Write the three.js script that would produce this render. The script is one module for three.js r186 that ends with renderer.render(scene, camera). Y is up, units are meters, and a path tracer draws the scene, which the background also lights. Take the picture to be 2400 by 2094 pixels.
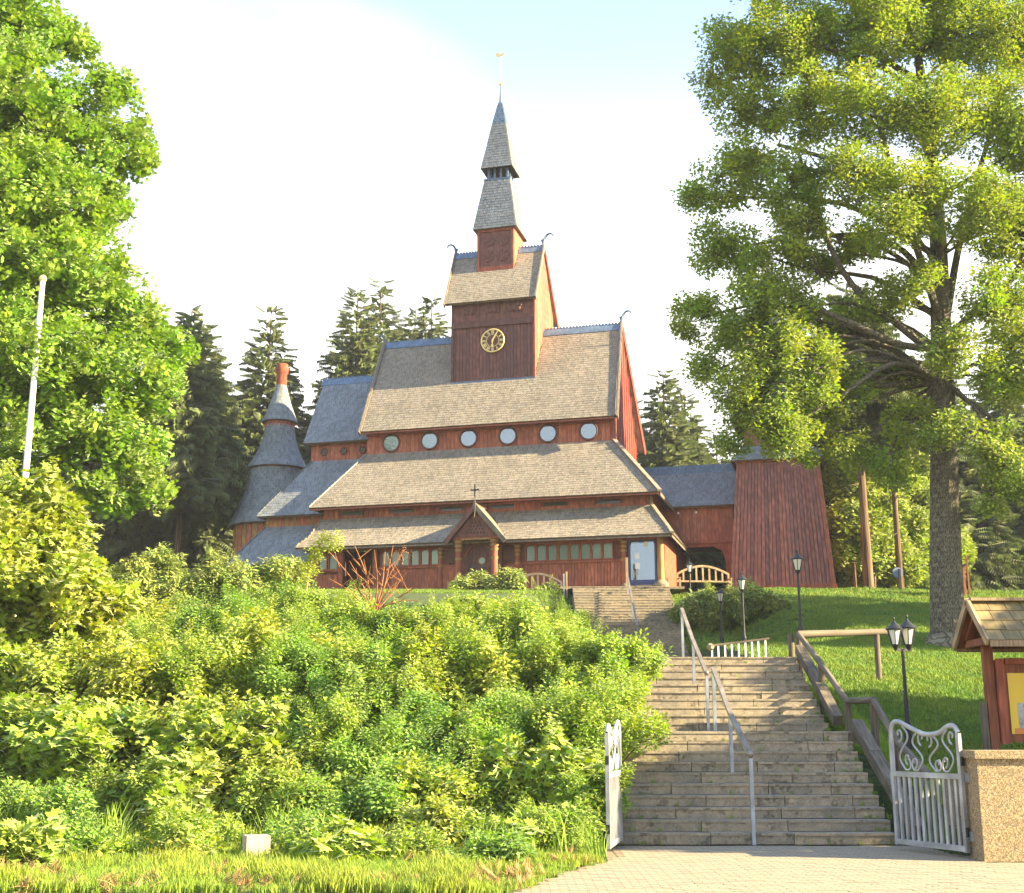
import * as THREE from 'three';
import { mergeGeometries } from 'three/addons/utils/BufferGeometryUtils.js';
import { createNoise3D } from 'simplex-noise';

// ---------------------------------------------------------------- camera, sky, sun, exposure
const scene = new THREE.Scene();
const camera = new THREE.PerspectiveCamera(39.44, 1024 / 893, 0.1, 2500);
camera.position.set(0, 1.65, 0);
camera.rotation.set(0.22264, 0, 0);

let seedState = 12345;
function reseed(n) { seedState = n | 0; }
function rnd() { seedState = (seedState + 0x6d2b79f5) | 0; let t = Math.imul(seedState ^ (seedState >>> 15), 1 | seedState); t = (t + Math.imul(t ^ (t >>> 7), 61 | t)) ^ t; return ((t ^ (t >>> 14)) >>> 0) / 4294967296; }
const rr = (a, b) => a + (b - a) * rnd();
const noise3 = createNoise3D(rnd);
const lerp = (a, b, t) => a + (b - a) * t, clamp = (v, a = 0, b = 1) => Math.min(b, Math.max(a, v));
const smooth = (a, b, v) => { const t = clamp((v - a) / (b - a)); return t * t * (3 - 2 * t); };
function fbm(x, y, z, oct = 4) { let s = 0, a = 0.5, f = 1; for (let i = 0; i < oct; i++) { s += a * noise3(x * f, y * f, z * f); a *= 0.5; f *= 2.03; } return s; }

const SKY_GAIN = 0.37;
{
  const W = 1024, H = 512, data = new Float32Array(W * H * 4);
  for (let j = 0; j < H; j++) for (let i = 0; i < W; i++) {
    const el = ((j + 0.5) / H - 0.5) * Math.PI, az = ((i + 0.5) / W - 0.5) * 2 * Math.PI;
    const dx = Math.cos(el) * Math.cos(az), dy = Math.sin(el), dz = Math.cos(el) * Math.sin(az);
    const up = clamp(dy), k = Math.pow(1 - up, 1.6);
    let r = lerp(0.17, 0.80, k), g = lerp(0.36, 0.92, k), b = lerp(0.80, 1.08, k);
    const p = 2.2 / (0.35 + Math.max(dy, 0));
    const n = fbm(dx * p * 0.75 + 4.1, dy * 3.1 + 1.3, dz * p * 0.75 - 2.2, 5);
    const hi = smooth(0.28, 0.52, dy), c = lerp(1, clamp(0.10 + 0.75 * n, 0.0, 1), hi);
    r = lerp(r, 1.0, c); g = lerp(g, 0.99, c); b = lerp(b, 0.97, c);
    if (dy < 0) { const t = smooth(0, -0.08, dy); r = lerp(r, 0.2, t); g = lerp(g, 0.21, t); b = lerp(b, 0.16, t); }
    const o = (j * W + i) * 4;
    data[o] = r * SKY_GAIN; data[o + 1] = g * SKY_GAIN; data[o + 2] = b * SKY_GAIN; data[o + 3] = 1;
  }
  const sky = new THREE.DataTexture(data, W, H, THREE.RGBAFormat, THREE.FloatType);
  sky.mapping = THREE.EquirectangularReflectionMapping; sky.magFilter = THREE.LinearFilter; sky.minFilter = THREE.LinearFilter; sky.needsUpdate = true;
  scene.background = sky; scene.environment = sky;
}
const sun = new THREE.DirectionalLight(new THREE.Color(1.0, 0.80, 0.48), 5);
sun.position.set(150, 78, 0); sun.target.position.set(0, 4, -40);
sun.castShadow = true; sun.shadow.mapSize.set(2048, 2048); sun.shadow.radius = 1;
Object.assign(sun.shadow.camera, { left: -70, right: 70, top: 60, bottom: -60, near: 1, far: 400 });
scene.add(sun, sun.target);

const renderer = new THREE.WebGLRenderer({ antialias: true });
renderer.toneMapping = THREE.LinearToneMapping;
renderer.toneMappingExposure = 5.6;
renderer.shadowMap.enabled = true;
scene.fog = new THREE.FogExp2(0xe8f0ff, 0.0003);

// ---------------------------------------------------------------- helpers
const V = (x, y, z) => new THREE.Vector3(x, y, z);
const taken = new Map();
function numbered(n) { const k = taken.get(n) ?? 0; taken.set(n, k + 1); return k ? n + '_' + String(k).padStart(3, '0') : n; }
function tag(o, label, category, group, kind) { Object.assign(o.userData, { label, category }); if (group) o.userData.group = group; if (kind) o.userData.kind = kind; return o; }
function thing(name, label, category, [x, y, z] = [0, 0, 0], turn = 0, group) {
  const o = new THREE.Group(); o.name = numbered(name); o.position.set(x, y, z); o.rotation.y = turn; scene.add(o);
  return tag(o, label, category, group);
}
function mesh(name, g, m, parent) {
  const o = new THREE.Mesh(g, m); o.name = parent === scene ? numbered(name) : name; o.castShadow = o.receiveShadow = true; parent.add(o); return o;
}
function part(name, parent) { const o = new THREE.Group(); o.name = name; parent.add(o); return o; }
function structure(name, g, m, label, category) { const o = mesh(name, g, m, scene); o.userData = { kind: 'structure', label, category }; return o; }
function copyOf(src, label, group) { const c = src.clone(); c.name = numbered(src.name); c.userData = { ...src.userData }; if (label) c.userData.label = label; if (group) c.userData.group = group; scene.add(c); return c; }

// geometry with uv in metres
function metric(g, ox = rnd() * 5, oy = rnd() * 5, swap = false) {
  if (g.index) g = g.toNonIndexed();
  const p = g.attributes.position, uv = new Float32Array(p.count * 2), a = V(), b = V(), c = V();
  for (let i = 0; i < p.count; i += 3) {
    a.fromBufferAttribute(p, i); b.fromBufferAttribute(p, i + 1); c.fromBufferAttribute(p, i + 2);
    const n = b.clone().sub(a).cross(c.clone().sub(a)), ax = Math.abs(n.x), ay = Math.abs(n.y), az = Math.abs(n.z);
    [a, b, c].forEach((q, k) => {
      let u, v;
      if (ax >= ay && ax >= az) { u = q.z; v = q.y; } else if (ay >= az) { u = q.x; v = q.z; } else { u = q.x; v = q.y; }
      if (swap) [u, v] = [v, u];
      uv[(i + k) * 2] = u + ox; uv[(i + k) * 2 + 1] = v + oy;
    });
  }
  g.setAttribute('uv', new THREE.BufferAttribute(uv, 2)); g.computeVertexNormals(); return g;
}
function box(w, h, d, x = 0, y = 0, z = 0, rx = 0, ry = 0, rz = 0, swap = false) {
  const g = metric(new THREE.BoxGeometry(w, h, d), undefined, undefined, swap);
  if (rx || ry || rz) g.applyMatrix4(new THREE.Matrix4().makeRotationFromEuler(new THREE.Euler(rx, ry, rz)));
  return g.translate(x, y, z);
}
function tri(list) { // list of triangles of Vector3
  const a = new Float32Array(list.length * 9); let k = 0; for (const t of list) for (const q of t) { a[k++] = q.x; a[k++] = q.y; a[k++] = q.z; }
  const g = new THREE.BufferGeometry(); g.setAttribute('position', new THREE.BufferAttribute(a, 3)); return g;
}
function hexa(t, b, swap) { // top quad t[0..3], bottom quad b[0..3] in the same order (seen from outside counter-clockwise)
  const L = [[t[0], t[1], t[2]], [t[0], t[2], t[3]], [b[2], b[1], b[0]], [b[3], b[2], b[0]]];
  for (let i = 0; i < 4; i++) { const j = (i + 1) % 4; L.push([t[i], b[i], b[j]], [t[i], b[j], t[j]]); }
  return metric(tri(L), undefined, undefined, swap);
}
function slab(A, B, C, D, th) { // quad A(eave left) B(eave right) C(top right) D(top left), thickness below
  const n = B.clone().sub(A).cross(D.clone().sub(A)).normalize().multiplyScalar(-th);
  return hexa([A, B, C, D], [A, B, C, D].map((q) => q.clone().add(n)));
}
function extrude(pts, depth, holes = []) {
  const s = new THREE.Shape(pts.map(([x, y]) => new THREE.Vector2(x, y)));
  for (const h of holes) s.holes.push(new THREE.Path(h.map(([x, y]) => new THREE.Vector2(x, y))));
  const g = new THREE.ExtrudeGeometry(s, { depth, bevelEnabled: false, curveSegments: 8 });
  return metric(g);
}
function bar(p, q, r0, r1 = r0, n = 7) { // straight round bar
  const d = q.clone().sub(p), g = new THREE.CylinderGeometry(r1, r0, d.length(), n, 1);
  g.translate(0, d.length() / 2, 0);
  g.applyQuaternion(new THREE.Quaternion().setFromUnitVectors(V(0, 1, 0), d.normalize())); return g.translate(p.x, p.y, p.z).toNonIndexed();
}
function beam(p, q, w, h) { // square bar, h measured upwards
  const d = q.clone().sub(p), L = d.length(), g = metric(new THREE.BoxGeometry(w, L, h)); g.translate(0, L / 2, 0);
  const y = d.normalize(), up = Math.abs(y.y) > 0.98 ? V(0, 0, 1) : V(0, 1, 0), x = y.clone().cross(up).normalize(), z = x.clone().cross(y);
  return g.applyMatrix4(new THREE.Matrix4().makeBasis(x, y, z)).translate(p.x, p.y, p.z);
}
function tube(points, r0, r1 = r0, rad = 7, seg = points.length * 3) { // tapered tube along a spline
  const c = new THREE.CatmullRomCurve3(points), g = new THREE.TubeGeometry(c, seg, 1, rad, false), p = g.attributes.position, o = V();
  for (let i = 0; i <= seg; i++) { c.getPointAt(i / seg, o); const r = lerp(r0, r1, i / seg); for (let j = 0; j <= rad; j++) { const k = i * (rad + 1) + j; p.setXYZ(k, o.x + (p.getX(k) - o.x) * r, o.y + (p.getY(k) - o.y) * r, o.z + (p.getZ(k) - o.z) * r); } }
  g.computeVertexNormals(); const uv = g.attributes.uv, len = c.getLength(); for (let i = 0; i < uv.count; i++) uv.setXY(i, uv.getY(i) * 6.28 * r0, uv.getX(i) * len);
  return g.toNonIndexed();
}
const merged = (list) => mergeGeometries(list.map((g) => { const h = g.index ? g.toNonIndexed() : g; for (const k of Object.keys(h.attributes)) if (!['position', 'normal', 'uv'].includes(k)) h.deleteAttribute(k); return h; }));

// ---------------------------------------------------------------- textures (colour, grain, wear)
function tileNoise(u, v, fu, seed, fv = fu) { // gradient noise, periodic on the unit square
  const h = (i, j) => { let t = Math.imul(((i % fu) + fu) % fu + 1, 374761393) ^ Math.imul(((j % fv) + fv) % fv + 1, 668265263) ^ Math.imul(seed + 1, 2246822519); t = Math.imul(t ^ (t >>> 13), 1274126177); return ((t ^ (t >>> 16)) >>> 0) / 4294967296 * 6.2832; };
  const x = u * fu, y = v * fv, i = Math.floor(x), j = Math.floor(y), dx = x - i, dy = y - j, w = (t) => t * t * t * (t * (t * 6 - 15) + 10);
  const gr = (a, c, ex, ey) => { const t = h(a, c); return Math.cos(t) * ex + Math.sin(t) * ey; };
  return 1.5 * lerp(lerp(gr(i, j, dx, dy), gr(i + 1, j, dx - 1, dy), w(dx)), lerp(gr(i, j + 1, dx, dy - 1), gr(i + 1, j + 1, dx - 1, dy - 1), w(dx)), w(dy));
}
function texture(n, m, size, fn) {
  const d = new Uint8Array(n * m * 4);
  for (let j = 0; j < m; j++) for (let i = 0; i < n; i++) { const c = fn((i + 0.5) / n, (j + 0.5) / m), o = (j * n + i) * 4; const t = typeof c === 'number' ? [c, c, c] : c; for (let k = 0; k < 3; k++) d[o + k] = clamp(t[k]) * 255; d[o + 3] = 255; }
  const t = new THREE.DataTexture(d, n, m); t.colorSpace = THREE.SRGBColorSpace; t.wrapS = t.wrapT = THREE.RepeatWrapping; t.magFilter = THREE.LinearFilter; t.minFilter = THREE.LinearMipmapLinearFilter; t.generateMipmaps = true;
  t.repeat.set(1 / size, 1 / size); t.needsUpdate = true; return t;
}
const linearOf = (t) => { const c = t.clone(); c.colorSpace = THREE.NoColorSpace; c.needsUpdate = true; return c; };
const grain = texture(256, 256, 1.6, (u, v) => 0.78 + 0.16 * tileNoise(u, v, 56, 2, 4) + 0.08 * tileNoise(u, v, 24, 4, 2) + 0.12 * tileNoise(u, v, 5, 3) + 0.06 * (rnd() - 0.5));
const weather = texture(256, 256, 2.4, (u, v) => 0.82 + 0.12 * tileNoise(u, v, 4, 5) + 0.08 * tileNoise(u, v, 17, 6) + 0.09 * tileNoise(u, v, 40, 7, 6) + 0.05 * (rnd() - 0.5));
const stone = texture(512, 512, 2.2, (u, v) => { const a = tileNoise(u, v, 5, 8), b = tileNoise(u, v, 19, 9), c = tileNoise(u, v, 70, 19), st = smooth(0.25, 0.8, tileNoise(u, v, 9, 10) + 0.5 * tileNoise(u, v, 37, 11)); const l = 0.82 + 0.09 * a + 0.08 * b + 0.08 * c + 0.10 * (rnd() - 0.5) - 0.20 * st; return [l, l * (0.985 - 0.02 * a), l * (0.95 - 0.05 * a)]; });
const pebble = (() => { const n = 512, pts = [], G = 46; for (let j = 0; j < G; j++) for (let i = 0; i < G; i++) pts.push([(i + rnd()) / G, (j + rnd()) / G, rnd(), rnd()]);
  return texture(n, n, 0.62, (u, v) => { let best = 9, id = 0, second = 9; const ci = Math.floor(u * G), cj = Math.floor(v * G);
    for (let dj = -1; dj <= 1; dj++) for (let di = -1; di <= 1; di++) { const k = ((cj + dj + G) % G) * G + (ci + di + G) % G, q = pts[k]; let dx = Math.abs(u - q[0]); dx = Math.min(dx, 1 - dx); let dy = Math.abs(v - q[1]); dy = Math.min(dy, 1 - dy); const D = dx * dx + dy * dy; if (D < best) { second = best; best = D; id = k; } else if (D < second) second = D; }
    const e = (Math.sqrt(second) - Math.sqrt(best)) * G, q = pts[id], joint = smooth(0.02, 0.28, e), t = 0.62 + 0.38 * q[2], w = q[3]; return [t * (0.60 + 0.40 * joint), t * (0.57 + 0.39 * joint) * lerp(0.94, 1, w), t * (0.50 + 0.38 * joint) * lerp(0.80, 1, w)]; }); })();
const turf = texture(512, 512, 3.1, (u, v) => { const a = tileNoise(u, v, 5, 12), b = tileNoise(u, v, 22, 13), c = tileNoise(u, v, 90, 14); const l = 0.72 + 0.12 * a + 0.14 * b + 0.2 * c + 0.15 * (rnd() - 0.5); return [l * (0.95 + 0.1 * b), l, l * 0.8]; });
const bark = texture(256, 256, 1.1, (u, v) => { const r = Math.abs(tileNoise(u + 0.02 * tileNoise(u, v, 6, 15), v, 24, 16, 7)), m = tileNoise(u, v, 5, 17), li = smooth(0.2, 0.5, tileNoise(u, v, 7, 18)); const l = 0.5 + 0.4 * smooth(0, 0.4, r) + 0.1 * m + 0.12 * li; return [l, l * (1 + 0.04 * m), l * 0.95]; });

const M = {};
const lin = (r, g, b) => new THREE.Color().setRGB(r, g, b);
const std = (rgb, o = {}) => new THREE.MeshStandardMaterial({ color: lin(...rgb), roughness: 0.8, metalness: 0, ...o });
const wood = (rgb, o) => std(rgb, { map: grain, bumpMap: linearOf(grain), bumpScale: 0.006, roughness: 0.75, ...o });
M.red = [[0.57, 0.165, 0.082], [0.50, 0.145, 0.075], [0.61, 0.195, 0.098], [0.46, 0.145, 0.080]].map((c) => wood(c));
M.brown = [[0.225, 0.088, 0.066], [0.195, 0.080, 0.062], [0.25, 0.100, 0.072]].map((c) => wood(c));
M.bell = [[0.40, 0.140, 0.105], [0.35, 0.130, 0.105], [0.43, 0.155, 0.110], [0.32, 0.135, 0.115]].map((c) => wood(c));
M.redTrim = wood([0.46, 0.125, 0.062]); M.backing = wood([0.30, 0.095, 0.055]);
M.gableRed = wood([0.42, 0.07, 0.045]);
M.shingle = std([0.345, 0.30, 0.225], { map: weather, roughness: 0.9 });
M.slate = std([0.27, 0.30, 0.315], { map: weather, roughness: 0.8 });
M.soffit = wood([0.26, 0.17, 0.105]);
M.verge = wood([0.30, 0.24, 0.17]);
M.ridge = std([0.14, 0.22, 0.33], { map: weather, roughness: 0.6 });
M.gold = std([0.80, 0.62, 0.24], { roughness: 0.4, metalness: 0.15 });
M.carved = wood([0.52, 0.30, 0.10]);
M.glassSky = new THREE.MeshPhysicalMaterial({ color: lin(0.20, 0.255, 0.31), metalness: 0.85, roughness: 0.10, bumpMap: linearOf(weather), bumpScale: 0.01 });  // bluish tint stands in for blue sky mirrored in the panes
M.glassGreen = new THREE.MeshPhysicalMaterial({ color: lin(0.16, 0.21, 0.17), metalness: 0.5, roughness: 0.22 });
M.glassDark = new THREE.MeshPhysicalMaterial({ color: lin(0.06, 0.065, 0.06), metalness: 0, roughness: 0.12 });
M.iron = std([0.022, 0.026, 0.026], { roughness: 0.5, metalness: 0.2 });
M.ironDoor = std([0.10, 0.075, 0.08], { roughness: 0.6 });
M.bluePaint = std([0.035, 0.055, 0.16], { roughness: 0.5 });
M.white = std([0.78, 0.78, 0.76], { roughness: 0.45 });
M.galv = std([0.40, 0.45, 0.50], { roughness: 0.45, metalness: 0.35, map: weather });
M.brass = std([0.36, 0.31, 0.26], { roughness: 0.4, metalness: 0.3, map: weather });
M.gate = std([0.52, 0.54, 0.56], { roughness: 0.5, metalness: 0.2, map: weather });
M.step = [[0.41, 0.365, 0.28], [0.38, 0.34, 0.265], [0.44, 0.385, 0.295]].map((c) => std(c, { map: stone, bumpMap: linearOf(stone), bumpScale: 0.006, roughness: 0.92 }));
M.base = std([0.36, 0.31, 0.22], { map: stone, roughness: 0.95 });
M.aggregate = std([0.56, 0.50, 0.41], { map: pebble, bumpMap: linearOf(pebble), bumpScale: 0.008, roughness: 0.95 });
M.paver = [[0.40, 0.345, 0.255], [0.43, 0.37, 0.275], [0.37, 0.325, 0.245]].map((c) => std(c, { map: stone, roughness: 0.95 }));
M.joint = std([0.33, 0.285, 0.215], { map: stone, roughness: 1 });
M.asphalt = std([0.30, 0.26, 0.20], { map: stone, roughness: 0.95 });
M.lawn = std([0.080, 0.125, 0.018], { map: turf, bumpMap: linearOf(turf), bumpScale: 0.03, roughness: 1 });
M.log = wood([0.20, 0.165, 0.115], { roughness: 0.9 });
M.pale = wood([0.52, 0.36, 0.20]); M.darkWood = wood([0.115, 0.085, 0.065]);
M.orangeWood = wood([0.34, 0.11, 0.045]);
M.bark = std([0.21, 0.19, 0.15], { map: bark, bumpMap: linearOf(bark), bumpScale: 0.04, roughness: 0.95 });
M.limb = M.bark;
M.pineBark = std([0.20, 0.125, 0.075], { map: bark, roughness: 0.95 });
M.twig = std([0.42, 0.17, 0.06], { map: grain, roughness: 0.8 });
M.stem = std([0.16, 0.11, 0.06], { roughness: 0.9 });
M.tile = [[0.30, 0.22, 0.085], [0.33, 0.245, 0.10], [0.27, 0.21, 0.075]].map((c) => wood(c, { map: weather }));
const leafMat = (rgb, through = 0.45, o = {}) => new THREE.MeshPhysicalMaterial({ color: lin(...rgb), roughness: 1, transmission: through, thickness: 0, side: THREE.DoubleSide, ...o });
M.leafMaple = leafMat([0.205, 0.350, 0.008]); M.leafOak = leafMat([0.250, 0.345, 0.008], 0.5);
M.leafBush = leafMat([0.260, 0.380, 0.008]); M.leafBush2 = leafMat([0.185, 0.340, 0.008]); M.leafYellow = leafMat([0.310, 0.385, 0.010]);
M.leafRhodo = leafMat([0.16, 0.21, 0.05], 0.2); M.leafRed = leafMat([0.40, 0.15, 0.03]); M.leafPale = leafMat([0.260, 0.330, 0.060], 0.25);
M.leafForest = leafMat([0.250, 0.330, 0.015]); M.needle = leafMat([0.105, 0.140, 0.032], 0.25);
 M.grass = leafMat([0.185, 0.300, 0.016], 0.3); M.dryGrass = leafMat([0.36, 0.26, 0.10], 0.3);
M.lawnBlade = leafMat([0.140, 0.230, 0.010], 0.3);

// ---------------------------------------------------------------- ground
const ease = (t) => t;
function profile(pts, d) { if (d <= pts[0][0]) return pts[0][1]; for (let i = 1; i < pts.length; i++) if (d <= pts[i][0]) return lerp(pts[i - 1][1], pts[i][1], (d - pts[i - 1][0]) / (pts[i][0] - pts[i - 1][0])); return pts[pts.length - 1][1]; }
const leftBank = [[13, 0.03], [17.6, 0.06], [20, 0.55], [24, 1.5], [30, 3.1], [40, 5.2], [50, 6.9], [58, 7.9], [66, 8.52], [75, 8.6], [140, 9.2], [400, 12]];
const midPath = [[18.9, -0.4], [22.3, 1.1], [25, 1.25], [28.4, 2.75], [29, 3.12], [40, 3.2], [51, 3.2], [62, 8.0], [63, 8.42], [75, 8.6], [140, 9.2], [400, 12]];
const nearLawn = [[17.6, 0.3], [20, 0.6], [22, 0.9], [24, 1.2], [28.5, 2.45], [34, 3.45], [40, 4.25], [46, 4.4], [55, 5.2], [61, 7.2], [63.5, 8.35], [75, 8.6], [140, 9.2], [400, 12]];
const farLawn = [[17.6, 0.6], [20, 1.0], [24, 1.5], [28.5, 2.4], [34, 3.3], [39, 4.1], [46, 5.15], [52, 6.15], [58, 7.4], [63, 8.5], [75, 8.6], [140, 9.2], [400, 12]];
const edgeX = (d) => profile([[13, -0.1], [13.5, 0.12], [14.6, 0.5], [15.7, 0.91], [17.2, 1.55], [18.6, 1.62]], d); // where the grass verge meets the paving
function ground(x, d) {
  const L = profile(leftBank, d), Mi = profile(midPath, d), N = profile(nearLawn, d), F = profile(farLawn, d);
  let y;
  const stairL = d < 45 ? 1.5 : 2.6, stairR = d < 22.5 ? 5.75 : d < 45 ? 6.35 : 7.9;
  const wl = 0.5 + 1.6 * smooth(28.5, 33, d) * smooth(57, 50, d);
  if (x < stairL - wl) y = L; else if (x < stairL) y = lerp(L, Mi, smooth(0, 1, (x - stairL + wl) / wl)); else if (x < stairR) y = Mi;
  else if (x < stairR + 0.35) y = lerp(Mi, N, (x - stairR) / 0.35); else if (x < 10) y = N; else if (x < 13) y = lerp(N, F, (x - 10) / 3); else y = F - 0.02 * Math.max(0, x - 18) * smooth(40, 60, d);
  if (d > 19) y += 0.05 * noise3(x * 0.35, d * 0.35, 2.2) * smooth(stairR + 0.6, stairR + 2, x);
  if (d < 18.9 && x > edgeX(d) - 0.05 && x < stairR + 0.1) y = -0.35;
  if (d < 17.6 && x >= stairR) y = x > 6 && d > 16.9 ? 0.4 : -0.35;
  return y;
}
{
  const xs = [], ds = [];
  for (let x = -600; x < -120; x += 80) xs.push(x); for (let x = -120; x < -24; x += 8) xs.push(x); for (let x = -24; x < -8; x += 1) xs.push(x);
  for (let x = -8; x < 20; x += 0.25) xs.push(x); for (let x = 20; x < 40; x += 1) xs.push(x); for (let x = 40; x < 120; x += 8) xs.push(x); for (let x = 120; x <= 600; x += 80) xs.push(x);
  for (let d = 12.9; d < 32; d += 0.25) ds.push(d); for (let d = 32; d < 70; d += 0.6) ds.push(d); for (let d = 70; d < 150; d += 5) ds.push(d); for (let d = 150; d <= 1200; d += 75) ds.push(d);
  const g = new THREE.BufferGeometry(), pos = [], uv = [], idx = [], n = xs.length;
  for (const d of ds) for (const x of xs) { pos.push(x, ground(x, d), -d); uv.push(x, d); }
  for (let j = 0; j + 1 < ds.length; j++) for (let i = 0; i + 1 < n; i++) { const a = j * n + i; idx.push(a, a + 1, a + n, a + 1, a + n + 1, a + n); }
  g.setAttribute('position', new THREE.Float32BufferAttribute(pos, 3)); g.setAttribute('uv', new THREE.Float32BufferAttribute(uv, 2)); g.setIndex(idx); g.computeVertexNormals();
  structure('ground', g, M.lawn, 'green grassy slope rising from the street to the church', 'ground');
  const s = metric(new THREE.PlaneGeometry(1200, 300).rotateX(-Math.PI / 2).translate(0, -0.03, 131.1), 0, 0);
  structure('street', s, M.asphalt, 'pale street surface in front of the gate', 'street');
}
const at = (x, d, dy = 0) => [x, ground(x, d) + dy, -d];
// ---------------------------------------------------------------- paving before the gate
{
  const pv = structure('paving', metric(new THREE.BoxGeometry(10.4, 0.03, 6.2).translate(4.2, -0.026, -15.75)), M.joint, 'pale block paving in front of the steps and gate', 'paving');
  const g = metric(new THREE.BoxGeometry(0.194, 0.05, 0.094), 0, 0), rest = [], cells = [];
  for (let j = 0, d = 12.75; d < 18.85; d += 0.1, j++) for (let x = -0.9 + (j % 2) * 0.1; x < 9.3; x += 0.2) if (x > edgeX(d) - 0.15 && (d < 16.45 || x < 6.0)) cells.push([x, d]);
  cells.sort((a, b) => a[1] - b[1]);
  let k = 0;
  for (const [x, d] of cells) {
    const y = -0.025 + rr(-0.0025, 0.0025), seen = d > 13.5 && Math.abs(x) < d * 0.42;
    if (seen && k < 300) { const m = mesh('paving_block', g, M.paver[Math.floor(rnd() * 3)], pv); m.position.set(x, y, -d); m.rotation.set(rr(-0.012, 0.012), 0, rr(-0.008, 0.008)); k++; }
    else rest.push(g.clone().rotateX(rr(-0.012, 0.012)).translate(x, y, -d));
  }
  const r = mesh('paving_blocks', merged(rest), M.paver[0], pv); r.userData.kind = 'stuff';
}

// ---------------------------------------------------------------- stairs
const R = 0.16, T = 0.33;
function flight(name, label, x0, x1, d0, y0, n, tread = T, rise = R, x0b = x0, x1b = x1) {
  const st = thing(name, label, 'staircase', [0, y0, -d0]);
  for (let i = 0; i < n; i++) {
    const l = lerp(x0, x0b, i / n), r = lerp(x1, x1b, i / n); let x = l;
    const step = part('step', st);
    while (x < r - 0.05) {
      let w = Math.min(rr(0.95, 1.6), r - x); if (r - x - w < 0.35) w = r - x;
      const g = box(w - 0.012, rise - 0.004, tread + 0.05, x + w / 2, rise * (i + 0.5) + rr(-0.003, 0.003), -(tread * i + tread / 2 + 0.02) + rr(-0.006, 0.006), rr(-0.006, 0.006), 0, rr(-0.003, 0.003));
      mesh('step_block', merged([g, box(w - 0.012, 0.035, 0.03, x + w / 2, rise * (i + 1) - 0.0185, -(tread * i) + 0.008)]), M.step[Math.floor(rnd() * 3)], step); x += w;
    }
  }
  mesh('core', box(x1 - x0 - 0.1, 0.05, tread * n, (x0 + x1) / 2, rise * n * 0.5 - 0.25, -tread * n / 2, Math.atan2(rise, tread)), M.joint, st);
  return st;
}
flight('stone_stairs', 'lower flight of broad grey stone steps just inside the white gates', 1.5, 5.62, 19.0, 0, 10, T, R, 1.5, 5.8);
flight('stone_stairs', 'middle flight of stone steps between the log rail and the leafy shrubs', 1.5, 6.2, 25.0, 1.6, 10, T, R, 1.6, 6.3);
flight('stone_stairs', 'upper flight of many narrow stone steps climbing to the church door', 2.9, 7.5, 51.0, 3.22, 33, 0.335, 0.16, 3.0, 7.8);
function landing(label, x0, x1, d0, d1, y) {
  const o = structure('landing', box(x1 - x0, 0.2, d1 - d0, (x0 + x1) / 2, y - 0.11, -(d0 + d1) / 2), M.joint, label, 'landing');
  const wn = Math.round((x1 - x0) / 0.9), dn = Math.max(1, Math.round((d1 - d0) / 0.9)), w = (x1 - x0) / wn, q = (d1 - d0) / dn;
  for (let i = 0; i < wn; i++) for (let j = 0; j < dn; j++) mesh('slab', box(w - 0.012, 0.06, q - 0.012, x0 + w * (i + 0.5), y - 0.03 + rr(-0.003, 0.003), -(d0 + q * (j + 0.5))), M.step[Math.floor(rnd() * 3)], o);
}
landing('stone landing between the lower and the middle flight', 1.5, 6.2, 22.31, 24.99, 1.6);
landing('stone landing above the middle flight beside the lawn', 1.6, 6.4, 28.31, 30.2, 3.2);
structure('path', box(4.4, 0.1, 20.7, 4.6, 3.2, -40.6), M.asphalt, 'pale path leading from the middle stairs to the upper stairs', 'path');
structure('forecourt', box(6.2, 0.12, 3.6, 5.5, 8.5, -63.9), M.base, 'stone platform in front of the church door', 'paving');
// side kerbs of the stairs: row of timber baulks
function kerb(label, pts, w = 0.19, h = 0.2) {
  const k = thing('stair_kerb', label, 'kerb', [pts[0][0], pts[0][1], pts[0][2]]), o = V(...pts[0]);
  for (let i = 0; i + 1 < pts.length; i++) {
    const a = V(...pts[i]).sub(o), b = V(...pts[i + 1]).sub(o), n = Math.max(1, Math.round(a.distanceTo(b) / 1.15));
    for (let j = 0; j < n; j++) { const p = a.clone().lerp(b, (j + 0.006) / n), q = a.clone().lerp(b, (j + 0.994) / n); p.x += rr(-0.01, 0.01); q.x += rr(-0.01, 0.01); mesh('kerb_block', beam(p, q, w, h), M.base2 ?? M.log, k); }
  }
}
kerb('worn grey kerb edging the right side of the lower steps', [[5.92, 0.18, -18.9], [6.02, 1.72, -22.3]]);
kerb('worn grey kerb edging the right side of the middle steps', [[6.4, 1.8, -25.0], [6.48, 3.4, -28.4]]);

// metal handrails
function handrail(label, posts, extra = 0.0) { // posts: [x, foot y, top y, z]
  const h = thing('handrail', label, 'handrail', [posts[0][0], posts[0][1], posts[0][3]]), o = V(posts[0][0], posts[0][1], posts[0][3]);
  posts.forEach(([x, f, t, z]) => mesh('post', beam(V(x, f, z).sub(o), V(x, t, z).sub(o), 0.055, 0.055), M.galv, h));
  const L = posts.map(([x, , t, z]) => V(x, t + 0.03, z).sub(o));
  for (let i = 0; i + 1 < L.length; i++) { mesh('rail', beam(L[i], L[i + 1], 0.065, 0.05), M.galv, h); mesh('grip', beam(L[i].clone().add(V(0, 0.04, 0)), L[i + 1].clone().add(V(0, 0.04, 0)), 0.075, 0.026), M.brass, h); }
  mesh('knob', new THREE.SphereGeometry(0.05, 10, 8).translate(L[0].x, L[0].y + 0.03, L[0].z), M.brass, h);
}
handrail('grey metal handrail on posts in the middle of the lower steps', [[3.52, 0.0, 1.22, -18.95], [3.55, 0.8, 1.85, -20.75], [3.58, 1.6, 2.64, -22.5]]);
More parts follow.
